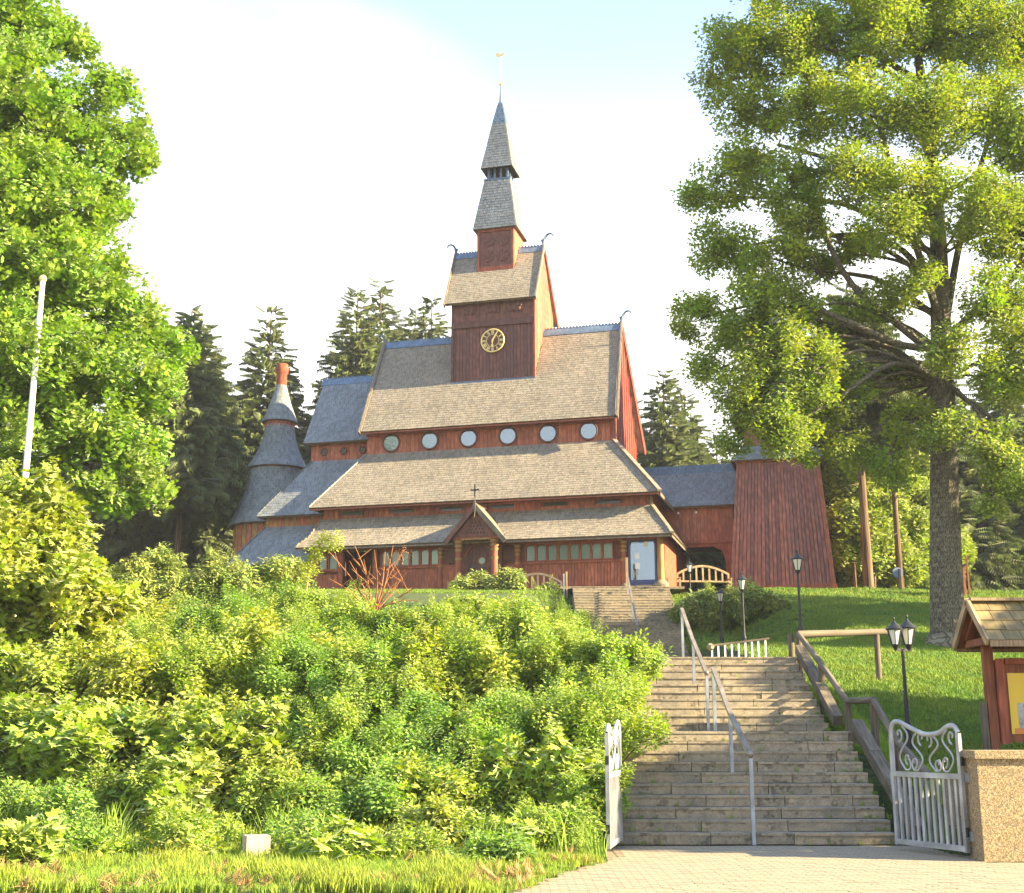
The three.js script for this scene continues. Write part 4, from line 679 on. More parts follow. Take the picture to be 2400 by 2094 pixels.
  const sf = new THREE.Group(); sf.name = 'side'; sf.rotation.y = Math.PI / 2; up.add(sf); boardWall(sf, -w2, w2, yt, yt + 2.4, w2, M.red, 0.3);  // belfry flank again in brighter red, imitating sun on that side
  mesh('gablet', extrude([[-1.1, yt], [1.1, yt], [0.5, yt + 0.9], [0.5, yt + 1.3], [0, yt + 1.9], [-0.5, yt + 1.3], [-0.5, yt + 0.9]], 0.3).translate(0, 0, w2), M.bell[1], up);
  { const n = 4, E = (r, y, k) => { const a = Math.PI / 4 + k * Math.PI / 2; return V(Math.SQRT2 * r * Math.cos(a), y, Math.SQRT2 * r * Math.sin(a)); }; for (const [y0, r0, y1, r1] of [[Y(16.0) - 0.1, 2.42, Y(16.7), 1.8]]) for (let i = 0; i < 4; i++) { const q = [E(r0, y0, i + 1), E(r0, y0, i), E(r1, y1, i), E(r1, y1, i + 1)]; const r = mesh('skirt_roof', slab(...q, 0.06), M.soffit, up); shingleField(r, ...q, { mat: M.slate }); }
    const sp = part('spire', bt); for (const [y0, r0, y1, r1] of [[Y(18.2), 2.3, Y(19.4), 1.75], [Y(19.4), 1.75, Y(22.8), 0.95], [Y(22.8), 0.95, Y(27.6), 0.08]]) for (let i = 0; i < 4; i++) { const q = [E(r0, y0, i + 1), E(r0, y0, i), E(r1, y1, i), E(r1, y1, i + 1)]; const r = mesh('spire_face', slab(...q, 0.06), M.soffit, sp); if (i !== 2) shingleField(r, ...q, { mat: M.slate }); }
    mesh('rod', new THREE.CylinderGeometry(0.03, 0.04, 1.6, 6).translate(0, Y(28.2), 0), M.iron, sp); }
}
archBench('dark wooden bench with an arched back against the church wall', 1.3, 7.95, 62.6, 0.26, 2.5, M.darkWood);
archBench('pale wooden bench with an arched back behind the rhododendron', 9.75, 8.45, 63.5, 0.1, 2.7, M.pale);
{ const s = thing('bent_post', 'thin pale post with a bent top on the church lawn', 'post', [-2.85, 8.0, -62.5]); mesh('shaft', box(0.08, 0.95, 0.08, 0, 0.47, 0), M.pale, s); mesh('bent_top', beam(V(0, 0.93, 0), V(0.25, 1.25, 0.05), 0.09, 0.06), M.pale, s); }
{ const s = thing('marker_post', 'pale marker post standing at the end of the dark bench', 'post', [2.72, 8.0, -61.9]); mesh('shaft', box(0.09, 1.35, 0.09, 0, 0.6, 0), M.pale, s); mesh('shaft', box(0.07, 1.25, 0.07, -0.14, 0.55, 0), M.galv, s); }
// ================================================================ plants
function leafTris(len, wid, fold = 0.15, droop = 0.12) { // a pointed leaf folded along its rib, stem end at the origin, growing along +z
  const b = V(0, 0, 0), t = V(0, -droop * len, len), l = V(-wid / 2, fold * wid, len * 0.42), r = V(wid / 2, fold * wid, len * 0.42), m = V(0, 0, len * 0.5);
  return [[b, m, l], [l, m, t], [b, r, m], [r, t, m]];
}
function lobedTris(s) { // five-lobed leaf
  const c = V(0, 0, 0.4 * s), L = [[0, 0, 0], [-0.32, 0.03, 0.1], [-0.55, 0.05, 0.32], [-0.27, 0, 0.42], [-0.42, 0.04, 0.8], [-0.14, 0, 0.68], [0, -0.06, 1.05], [0.14, 0, 0.68], [0.42, 0.04, 0.8], [0.27, 0, 0.42], [0.55, 0.05, 0.32], [0.32, 0.03, 0.1]].map(([x, y, z]) => V(x * s, y * s, z * s)), out = [];
  for (let i = 0; i < L.length; i++) out.push([c, L[(i + 1) % L.length], L[i]]); return out;
}
function sprig(n, spread, make, stem = 0.0) { // leaves set round a short twig
  const out = [], e = new THREE.Euler(), q = new THREE.Quaternion();
  for (let i = 0; i < n; i++) {
    const a = i * 2.4 + rr(-0.4, 0.4), k = i / n; e.set(rr(-0.5, 0.45), a, rr(-0.5, 0.5), 'YXZ'); q.setFromEuler(e);
    const o = V(Math.sin(a) * spread * rr(0.1, 0.6), (k - 0.5) * spread * 1.3, Math.cos(a) * spread * rr(0.1, 0.6)), s = rr(0.75, 1.2);
    for (const t of make()) out.push(t.map((p) => p.clone().multiplyScalar(s).applyQuaternion(q).add(o)));
  }
  const g = tri(out); g.computeVertexNormals(); return g;
}
reseed(77);
const G = {
  maple: sprig(12, 0.27, () => lobedTris(rr(0.09, 0.16))), oak: sprig(13, 0.34, () => leafTris(rr(0.12, 0.19), rr(0.07, 0.11))), bush: sprig(18, 0.17, () => leafTris(rr(0.055, 0.10), rr(0.03, 0.05))), bushBig: sprig(12, 0.19, () => leafTris(rr(0.09, 0.16), rr(0.05, 0.085))),
  lobed: sprig(7, 0.2, () => lobedTris(0.15)), rhodo: sprig(10, 0.10, () => leafTris(0.17, 0.055, 0.1, 0.3)), forest: sprig(10, 0.5, () => leafTris(0.3, 0.2)),
};
const frond = (() => { const L = [], n = 9; for (let i = 0; i < n; i++) { const k = (i + 0.5) / n, z = k, w = 0.34 * (1 - k) + 0.08, dz = 0.16; for (const s of [-1, 1]) { L.push([V(0, -0.12 * k * k, z - 0.02), V(s * w, -0.14 * k * k - 0.10, z + dz), V(0, -0.12 * k * k, z + 0.085)]); L.push([V(s * w * 0.2, -0.03, z + dz * 0.2), V(s * w * 0.5, -0.26 - 0.1 * k, z + dz * 0.6), V(s * w * 0.9, -0.1, z + dz * 0.85)]); } } L.push([V(-0.015, 0, 0), V(0.015, 0, 0), V(0, -0.13, 1.1)]); const g = tri(L); g.computeVertexNormals(); return g; })();
const tuft = (n, h, sp) => { const L = []; for (let i = 0; i < n; i++) { const a = rr(0, 6.28), r = sp * Math.sqrt(rnd()), x = Math.cos(a) * r, z = Math.sin(a) * r, b = rr(0, 6.28), l = h * rr(0.5, 1.1), w = 0.006 + 0.012 * h, bx = Math.cos(b), bz = Math.sin(b), ln = l * rr(0.15, 0.6); const p0 = V(x - bz * w, 0, z + bx * w), p1 = V(x + bz * w, 0, z - bx * w), m0 = V(x + bx * ln * 0.35 - bz * w * 0.8, l * 0.6, z + bz * ln * 0.35 + bx * w * 0.8), m1 = V(x + bx * ln * 0.35 + bz * w * 0.8, l * 0.6, z + bz * ln * 0.35 - bx * w * 0.8), t = V(x + bx * ln, l, z + bz * ln); L.push([p0, p1, m1], [p0, m1, m0], [m0, m1, t]); } const g = tri(L); g.computeVertexNormals(); return g; };
G.lawn = tuft(16, 0.07, 0.16); G.grass = tuft(14, 0.34, 0.12); G.tall = tuft(10, 0.6, 0.12);

const tmpM = new THREE.Matrix4(), tmpQ = new THREE.Quaternion(), tmpE = new THREE.Euler(), tmpS = V();
function scatter(parent, name, geo, mat, list) { // list: [x,y,z, rx,ry,rz, scale, r,g,b]
  const im = new THREE.InstancedMesh(geo, mat, list.length); im.name = name; im.userData.kind = 'stuff'; im.castShadow = im.receiveShadow = true;
  list.forEach((a, i) => { tmpE.set(a[3], a[4], a[5], 'YXZ'); tmpM.compose(V(a[0], a[1], a[2]), tmpQ.setFromEuler(tmpE), tmpS.set(a[6], a[6], a[6])); im.setMatrixAt(i, tmpM); im.setColorAt(i, colr.setRGB(a[7], a[8], a[9])); });
  parent.add(im); return im;
}
function foliage(blobs, n, o = {}) { // clumped points in the shells of a set of blobs
  const { f = 0.9, cut = -0.05, hollow = 0.45, tone = 0.22, s0 = 0.8, s1 = 1.25, hue = 0.12, tilt = 0.7 } = o, out = [], vol = blobs.map((b) => Math.pow(b[3], 2.2)), sum = vol.reduce((a, b) => a + b, 0);
  const off = rnd() * 40;
  blobs.forEach((b, bi) => {
    let want = Math.round(n * vol[bi] / sum), tries = 0; const ky = b[4] ?? 0.85;
    while (want > 0 && tries++ < 60000) {
      const z = rr(-1, 1), a = rr(0, 6.283), q = Math.sqrt(1 - z * z), r = b[3] * (hollow + (1.06 - hollow) * Math.pow(rnd(), 0.6)), dx = q * Math.cos(a), dz = q * Math.sin(a);
      const x = b[0] + dx * r, y = b[1] + z * r * ky, w = b[2] + dz * r; if (o.floor && y < o.floor(x, w)) { if (rnd() < 0.8) continue; want--; continue; }
      if (noise3(x * f + off, y * f, w * f) + 0.5 * noise3(x * f * 2.3, y * f * 2.3 + off, w * f * 2.3) < cut) { if (rnd() < 0.985) continue; }
      const t = 1 + tone * (rnd() - 0.5) * 2, h = 1 + hue * (rnd() - 0.5) * 2 + 0.10 * noise3(x * 0.5, y * 0.5 + off, w * 0.5);
      out.push([x, y, w, rr(-tilt, tilt) - 0.2 * dz, rr(0, 6.283), rr(-tilt, tilt), rr(s0, s1), t * h, t, t * 0.9]); want--;
    }
  });
  return out;
}
function limb(parent, p, q, r0, r1, sag = 0.15, mat = M.limb) { const L = p.distanceTo(q), m1 = p.clone().lerp(q, 0.35).add(V(rr(-0.08, 0.08) * L, sag * L + rr(-0.05, 0.05) * L, rr(-0.08, 0.08) * L)), m2 = p.clone().lerp(q, 0.7).add(V(rr(-0.07, 0.07) * L, sag * 0.8 * L + rr(-0.06, 0.06) * L, rr(-0.07, 0.07) * L)); return mesh('limb', tube([p, m1, m2, q], r0, r1, 6, 9), mat, parent); }
function broadTree(name, label, group, base, trunk, blobs, n, geo, mat, o = {}) {
  // trunk: list of points above the base; blobs in world coordinates
  const t = thing(name, label, 'tree', base, 0, group), O = V(...base), pts = trunk.map((p) => V(...p).sub(O));
  mesh('trunk', tube(pts, o.r0 ?? 0.5, o.r1 ?? 0.15, 12, pts.length * 4), o.bark ?? M.bark, t);
  if (o.flare) mesh('root_flare', new THREE.LatheGeometry([[o.r0 * 1.7, -0.4], [o.r0 * 1.38, 0.05], [o.r0 * 1.1, 0.4], [o.r0 * 0.7, 0.8]].map(([r, y]) => new THREE.Vector2(r, y)), 16), o.bark ?? M.bark, t);
  const local = blobs.map((b) => [b[0] - base[0], b[1] - base[1], b[2] - base[2], b[3], b[4]]), curve = new THREE.CatmullRomCurve3(pts);
  if (!o.noLimbs) local.forEach((b, i) => { if (o.limbEvery && i % o.limbEvery) return; const c = V(b[0], b[1], b[2]); let best = 1e9, at0 = null, kk = 0; for (let k = o.fork ?? 0.4; k <= 1; k += 0.05) { const p = curve.getPointAt(k), d = p.distanceTo(c) + Math.max(0, p.y - c.y + 0.2 * Math.hypot(p.x - c.x, p.z - c.z)) * 2.5; if (d < best) { best = d; at0 = p; kk = k; } }
    const L = at0.distanceTo(c), r = clamp(L * 0.02, 0.04, o.limbR ?? 0.2); limb(t, at0, c, r, 0.03, o.sag ?? 0.10);
    for (let j = 0; j < (o.twigs ?? 3); j++) { const d = V(rr(-1, 1), rr(-0.5, 1), rr(-1, 1)).normalize().multiplyScalar(b[3] * 0.85); limb(t, c.clone().lerp(at0, rr(0, 0.35)), c.clone().add(d), 0.035, 0.012, 0.05); } });
  for (const m of o.major ?? []) mesh('limb', tube(m.map((q) => V(...q).sub(O)), o.majorR ?? 0.22, 0.06, 8, 16), M.limb, t);
  scatter(t, 'crown', geo, mat, foliage(local, n, o)); return t;
}
// ---------------------------------------------------------------- maple on the left
reseed(501);
broadTree('maple_tree', 'tall maple with dense bright green leaves behind the white flagpole', null, [-15.6, 3.6, -34], [[-15.6, 3.3, -34], [-15.5, 9, -34], [-15.2, 15, -33.6], [-14.8, 22, -33.5]], [
  [-16.73, 22.61, -34, 2.1], [-14.49, 22.16, -33, 1.3], [-13.41, 21.43, -33, 0.85], [-12.57, 21.03, -33, 0.5], [-14.35, 19.47, -32.5, 1.9], [-13.31, 18.49, -33, 1.5], [-11.74, 19.59, -33, 0.85], [-11.06, 18.1, -33, 0.85], [-10.58, 17.4, -33, 0.45], [-12.06, 17.47, -32.5, 1.1], [-13.56, 15.88, -32, 2.0], [-12.22, 15.81, -32.5, 1.4],
  [-11.23, 16.48, -33, 0.5], [-13.9, 13.56, -32, 2.2], [-12.16, 13.84, -32, 1.6], [-11.26, 13.16, -32.5, 1.35], [-10.26, 12.59, -32.5, 1.0], [-9.6, 11.82, -33, 0.8], [-12.56, 11.15, -31.5, 1.9], [-10.8, 10.95, -32, 1.55], [-9.65, 10.47, -32.5, 0.8], [-13.05, 9.26, -31.5, 1.6], [-11.21, 9.25, -32, 1.2], [-10.15, 8.95, -32.5, 0.95], [-9.61, 7.8, -32.5, 0.6], [-10.39, 7.6, -32.5, 0.7], [-10.97, 7.84, -32, 0.6], [-16.05, 18.67, -34, 2.2], [-15.31, 11.03, -33, 2.0], [-14.39, 7.51, -32, 1.8]],
  13500, G.maple, M.leafMaple, { r0: 0.55, r1: 0.14, f: 0.8, cut: -0.1, hollow: 0.25, tone: 0.32, hue: 0.2, twigs: 2, limbR: 0.16, tilt: 0.8 });
// ---------------------------------------------------------------- big tree on the right
reseed(502);
broadTree('broadleaf_tree', 'big old tree with a thick grey trunk and open leafy crown on the lawn', null, [13.5, 4.0, -39], [[13.5, 3.7, -39], [13.65, 7, -39], [13.95, 11.5, -39.1], [14.1, 15, -39], [14.2, 19, -38.9], [14.0, 25, -39]], [
  [7.38, 24.64, -39, 1.1], [8.71, 24.24, -38, 1.5], [6.65, 23.32, -39, 0.5], [10.59, 25.03, -39, 1.5], [12.27, 24.71, -38, 1.6], [14.79, 25.7, -39, 1.7], [16.29, 24.33, -38, 1.9], [8.06, 22.38, -39, 1.3], [9.86, 22.03, -38, 1.5], [11.61, 21.32, -37, 1.5], [13.7, 21.14, -37, 1.6], [16.45, 21.4, -38, 1.8],
  [7.54, 19.9, -39, 1.3], [6.42, 19.09, -39, 0.8], [9.14, 19.17, -38, 1.4], [10.83, 18.73, -36.5, 1.2], [12.82, 17.88, -36.5, 1.4], [14.6, 17.55, -36.5, 1.5], [16.74, 17.33, -38, 1.6], [7.02, 17.22, -39, 1.15], [8.52, 16.47, -38, 1.3], [10.56, 16.86, -39, 0.9], [11.74, 16.84, -36, 1.0], [15.17, 14.76, -37, 1.2],
  [6.27, 14.95, -39.5, 1.0], [7.46, 14.1, -38.5, 1.2], [8.67, 13.45, -37.5, 1.1], [6.54, 12.99, -39, 0.8], [7.73, 11.83, -37.5, 1.1], [8.93, 11.69, -37, 0.9], [7.08, 10.67, -38, 0.75], [8.0, 10.87, -37.5, 0.9], [10.85, 14.61, -39, 0.7], [9.92, 11.31, -38, 0.8], [10.93, 10.22, -38.5, 0.8], [9.68, 10.3, -38.5, 0.6],
  [7.94, 14.77, -37.5, 1.15], [8.04, 12.89, -37, 1.15], [8.34, 10.59, -37, 1.0], [6.88, 11.83, -37.5, 0.95], [9.48, 14.86, -38, 0.95], [10.75, 12.51, -38.5, 1.0], [9.52, 12.57, -37, 0.9], [9.46, 17.59, -38, 1.0], [11.53, 17.36, -38.5, 0.9], [12.04, 15.12, -38.5, 0.9], [12.72, 15.42, -37, 0.8], [13.64, 13.13, -37, 0.9], [15.67, 12.45, -38, 1.2], [13.47, 10.71, -37.5, 0.8], [14.55, 10.12, -37, 1.0], [15.43, 9.04, -37, 1.0], [14.66, 8.36, -37.5, 0.5], [12.51, 12.88, -39.5, 0.8], [12.9, 11.24, -39, 0.8], [12.08, 9.76, -39, 0.8], [17.47, 13.75, -39, 2.0], [18.82, 20.81, -39, 2.3], [18.76, 25.5, -39, 2.2], [13.23, 27.55, -38, 2.4], [9.32, 27.45, -39, 1.6]],
  21000, G.oak, M.leafOak, { r0: 0.56, r1: 0.12, f: 0.75, cut: 0.06, hollow: 0.1, tone: 0.32, hue: 0.2, fork: 0.42, limbR: 0.12, majorR: 0.14, major: [
    [[13.99, 13.41, -39], [12.48, 14.44, -38.5], [10.89, 15.71, -38], [9.97, 18.03, -38], [9.44, 20.32, -38]], [[14.1, 14.43, -39], [13.27, 16.3, -38], [12.53, 18.33, -37.5], [11.89, 20.7, -37], [11.64, 23.01, -37]], [[14.19, 14.43, -39], [14.91, 17.39, -39], [15.8, 20.08, -39], [16.78, 22.66, -39]],
    [[14.05, 13.75, -39], [12.28, 13.61, -38], [10.59, 14.19, -37.5], [8.89, 14.77, -37.5], [7.39, 14.44, -38]], [[13.92, 13.07, -39], [12.24, 13.26, -38.5], [10.64, 12.86, -38], [8.91, 11.99, -37.5]], [[14.11, 13.92, -39], [15.11, 14.95, -38.5], [16.12, 15.79, -38], [17.13, 18.03, -38]], [[14.1, 15.47, -39], [13.7, 17.85, -38], [10.89, 19.79, -38], [8.9, 20.75, -38.5]]], twigs: 4, sag: 0.12, flare: true, s0: 0.75, s1: 1.2 });
// ---------------------------------------------------------------- conifers
function spruce(label, group, [x, y, z], topY, r, start, n, mat, o = {}) {
  n = Math.round(n * 1.7);
  const t = thing('spruce_tree', label, 'tree', [x, y, z], rr(0, 6), group), H = topY - y, s = start * H; r *= 1.18;
  mesh('trunk', new THREE.CylinderGeometry(0.04, o.tr ?? 0.28, H - 0.3, 8).translate(0, (H - 0.3) / 2, 0), M.pineBark, t);
  const list = [], lv = Math.round((H - s) / 0.38), per = n / lv;
  const w = []; let tot = 0; for (let i = 0; i < lv; i++) { const k = i / lv, R0 = r * Math.pow(1 - k, 0.85) * (k < 0.12 ? 0.7 + 2.5 * k : 1) + 0.12; w.push(R0); tot += R0 * R0 * 0.5 + R0 * 0.7; }
  for (let i = 0; i < lv; i++) {
    const k = i / lv, yy = s + (H - s) * k, R0 = w[i], cnt = Math.max(5, Math.round(n * (R0 * R0 * 0.5 + R0 * 0.7) / tot)), arms = Math.max(4, Math.round(4 + R0 * 1.1)), a0 = rr(0, 6.28);
    for (let j = 0; j < cnt; j++) { const a = a0 + Math.floor(rnd() * arms) / arms * 6.283 + rr(-0.16, 0.16), q = Math.pow(rnd(), 0.65) * R0 * rr(0.85, 1.12), drop = 0.18 * q + 0.05 * q * q * 0.5, c = Math.sin(a), d = Math.cos(a), tn = rr(0.7, 1.3); list.push([c * q, yy - drop + rr(-0.35, 0.35), d * q, 0.25 + rr(-0.25, 0.45) - 0.6 * k * k, a + rr(-0.6, 0.6), rr(-0.5, 0.5), (0.75 + 0.2 * R0) * rr(0.6, 1.15), tn * rr(0.9, 1.1), tn, tn * 0.9]); }
  }
  if (start > 0.05) for (let i = 0; i < 7; i++) { const a = rr(0, 6.28), yy = s * rr(0.35, 1), l = rr(0.6, 1.8); mesh('dead_branch', bar(V(0, yy, 0), V(Math.sin(a) * l, yy - 0.25 * l, Math.cos(a) * l), 0.03, 0.01, 4), M.pineBark, t); }
  scatter(t, 'crown', frond, mat, list); return t;
}
reseed(503);
const GB = 'spruces behind the church';
const backLabel = 'dark green spruce rising behind the church roofs';
spruce('tall dark spruce standing behind the round turret', GB, [-19.3, 8.8, -95], 34.8, 4.6, 0.12, 2600, M.needle);
spruce('yellow-green sunlit spruce just left of the clock tower roofs', GB, [-12.4, 8.8, -95], 36.3, 4.5, 0.2, 2700, M.needle);
for (const [x, d, top, r, n, m] of [[-11.2, 101, 39.2, 4.3, 2300, M.needle], [-8.4, 103, 37.5, 4.2, 2300, M.needle], [-6.6, 97, 36.2, 4.0, 2200, M.needle], [-4.0, 104, 35.5, 4.2, 1900, M.needle], [-22.5, 104, 30, 4.2, 1700, M.needle]]) spruce(backLabel, GB, [x, 8.9, -d], top, r, 0.2, n, m);
spruce('tall spruce with a bare sunlit trunk between maple and round turret', GB, [-21.6, 8.6, -80], 29.5, 3.6, 0.36, 1700, M.needle, { tr: 0.3 });
spruce('slim dark spruce close behind the maple crown', GB, [-22.8, 8.4, -88], 31.2, 3.4, 0.25, 1500, M.needle);
for (const [x, d, top, r, n] of [[-27.5, 85, 27, 4, 1500], [-25, 95, 24, 4, 1300], [-33, 90, 27, 4.5, 1300]]) spruce('dark spruce in the shaded wood left of the church', 'spruces left of the church', [x, 8.5, -d], top, r, 0.1, n, M.needle);
for (const [x, d, top, r, n] of [[11.6, 92, 28.5, 3.3, 2200], [9.4, 96, 27.4, 3.0, 1700], [13.6, 95, 27.8, 3.0, 1900]]) spruce('drooping yellow-green spruce in the sun between church and bell tower', 'sunlit spruces right of the church', [x, 8.8, -d], top, r, 0.04, n, M.needle);
spruce('dark spruce behind the covered link', null, [16.5, 8.8, -98], 25, 3.2, 0.05, 1500, M.needle);
// wood on the right
reseed(504);
const GR = 'woodland trees on the right behind the lawn';
for (const [x, d, top, r, st, n, m, tr] of [[18.9, 66, 26, 2.6, 0.62, 1000, M.needle, 0.3], [20.9, 67.0, 22, 2.0, 0.68, 700, M.needle, 0.2], [20.5, 84, 25, 3.4, 0.3, 1300, M.needle, 0.24], [25.5, 88, 26, 3.6, 0.25, 1400, M.needle, 0.25], [30, 92, 27, 4, 0.2, 1400, M.needle, 0.25], [19.6, 92, 22, 3.4, 0.2, 1300, M.needle, 0.22]]) spruce(st > 0.35 ? 'spruce with a long bare trunk at the wood edge beyond the lawn' : 'spruce inside the sunny wood beyond the lawn', GR, [x, ground(x, Math.min(d, 70)) - 0.2, -d], top, r, st, n, m, { tr });
for (const [x, d, top, r, n] of [[30.8, 86, 28, 4.2, 2400], [35.5, 88, 30, 4.6, 2400], [33, 95, 30, 4.6, 2000], [39.5, 92, 30, 5, 1600]]) spruce('dense near-black spruce beyond the map board', 'dark spruces beyond the map board', [x, ground(x, d) - 0.3, -d], top, r, 0.0, n, M.needle);
function smallTree(label, group, x, d, h, r, n, geo, mat, o = {}) { const y = ground(x, d) - 0.1, b = [], k = o.k ?? 7; for (let i = 0; i < k; i++) b.push([x + rr(-0.6, 0.6) * r, y + h * rr(0.42, 0.95), -d + rr(-0.6, 0.6) * r, r * rr(0.4, 0.62)]); return broadTree('young_tree', label, group, [x, y, -d], [[x, y - 0.2, -d], [x + rr(-0.2, 0.2), y + h * 0.4, -d], [x + rr(-0.3, 0.3), y + h * 0.9, -d]], b, n, geo, mat, { r0: o.r0 ?? 0.14, r1: 0.03, twigs: 1, f: 0.6, cut: -0.1, bark: o.bark ?? M.pineBark, limbR: 0.06, ...o }); }
for (const [x, d, h, r, n] of [[19.2, 70, 11, 1.9, 1000], [20.8, 72.5, 10, 2.0, 1000], [22.4, 75, 12, 2.2, 1100], [24.2, 77.5, 11, 2.3, 1100], [26.2, 80, 12, 2.5, 1100], [16.8, 86, 12, 3.4, 1100]]) smallTree('bright yellow-green leafy tree in the sunny wood', GR, x, d, h, r, n, G.forest, M.leafForest);
for (const [x, d, h, r, n] of [[18.6, 67.5, 5, 1.3, 620], [20.0, 69.2, 5.2, 1.5, 700], [21.5, 71, 4.8, 1.6, 720], [23.1, 73, 5.4, 1.7, 750], [24.9, 75, 5, 1.8, 750], [26.8, 77, 5.4, 1.9, 750]]) smallTree('low yellow-green sapling thicket under the wood edge trunks', 'sunlit saplings under the wood edge', x, d, h, r, n, G.forest, M.leafForest, { k: 8 });
smallTree('leafy young tree glowing yellow-green right beside the bell tower', null, 18.0, 70, 13, 2.4, 1400, G.forest, M.leafForest, { r0: 0.12 });
// trees outside the picture on the right that shade stairs and lawn
reseed(505);
for (const [x, d, h, r, n] of [[20.5, 15.7, 10.4, 2.2, 1600], [20.5, 18.8, 7.8, 2.2, 1400], [21.5, 22.4, 8.6, 2.6, 1400], [33, 45.5, 16, 5, 2200], [34, 50, 14.5, 4.4, 2000], [30, 37, 14, 4, 1700]]) smallTree('broad leafy tree shading the lawn from the right', 'shade trees right of the lawn', x, d, h, r, n, G.forest, M.leafOak, { k: 9, r0: 0.25, cut: -0.3 });
// tall trees further left, mirrored in the church windows
for (const [x, d, h, r] of [[-34, 36, 30, 7], [-44, 44, 31, 8]]) smallTree('tall broad tree beyond the maple, reflected in the church windows', 'tall trees left of the maple', x, d, h, r, 1800, G.forest, M.leafOak, { k: 10, r0: 0.5 });

// ---------------------------------------------------------------- shrubs
reseed(506);
const overGround = (ox, oy, oz) => (x, z) => ground(x + ox, -(z + oz)) - oy - 0.05;
function shrub(name, label, group, px, py, pz, r, n, geo, mat, o = {}) { // centre of the foliage and its radius
  const d = -pz, gy = ground(px, d), t = thing(name, label, 'shrub', [px, gy, pz], 0, group), cy = py - gy, b = [];
  const k = o.k ?? 20; for (let i = 0; i < k; i++) { const a = rr(0, 6.28), q = r * 1.15 * Math.sqrt(rnd()), up = rr(-0.75, 0.62) * (o.ky ?? 1) * Math.sqrt(Math.max(0.15, 1 - Math.pow(q / (r * 1.3), 2))); b.push([Math.sin(a) * q, cy + r * up, Math.cos(a) * q * 0.85, r * rr(0.16, 0.46), rr(0.75, 1.3)]); }
  const shoots = []; for (let i = 0; i < (o.shoots ?? 10); i++) { const c = b[Math.floor(rnd() * k)], hgt = r * rr(0.25, 0.55), lx = rr(-0.25, 0.25), lz = rr(-0.25, 0.25); for (let j = 0; j < 9; j++) { const q = j / 8, t0 = rr(0.85, 1.3); shoots.push([c[0] + lx * q + rr(-0.04, 0.04), c[1] + c[3] * 0.5 + hgt * q, c[2] + lz * q + rr(-0.04, 0.04), rr(-0.5, 0.5), rr(0, 6.28), rr(-0.5, 0.5), lerp(0.9, 0.5, q), t0 * 1.05, t0, t0 * 0.9]); } }
  if (cy > r * 0.6) for (let i = 0; i < 4; i++) { const a = rr(0, 6.28), q = r * rr(0.1, 0.6); b.push([Math.sin(a) * q, cy * rr(0.25, 0.5), Math.cos(a) * q, r * rr(0.4, 0.55), 0.9]); }
  for (let i = 0; i < (o.stems ?? 5); i++) { const a = rr(0, 6.28), c = b[Math.floor(rnd() * b.length)]; mesh('stem', tube([V(Math.sin(a) * 0.12, -0.1, Math.cos(a) * 0.12), V(c[0] * 0.4, c[1] * 0.5, c[2] * 0.4), V(c[0], c[1], c[2])], 0.022, 0.008, 5, 6), o.stemMat ?? M.stem, t); }
  scatter(t, 'foliage', geo, mat, foliage(b, n, { f: 1.5, hue: 0.2, cut: 0.09, hollow: 0.2, tone: 0.32, s0: 0.7, s1: 1.25, floor: overGround(px, gy, pz), ...o }).concat(shoots)); return t;
}
const kinds = [['bright green small-leaved shrub', G.bush, M.leafBush, 1250], ['deep green small-leaved shrub', G.bush, M.leafBush2, 1250], ['yellow-green shrub with larger leaves', G.bushBig, M.leafYellow, 800], ['green seedling bush with lobed leaves', G.lobed, M.leafBush, 680]];
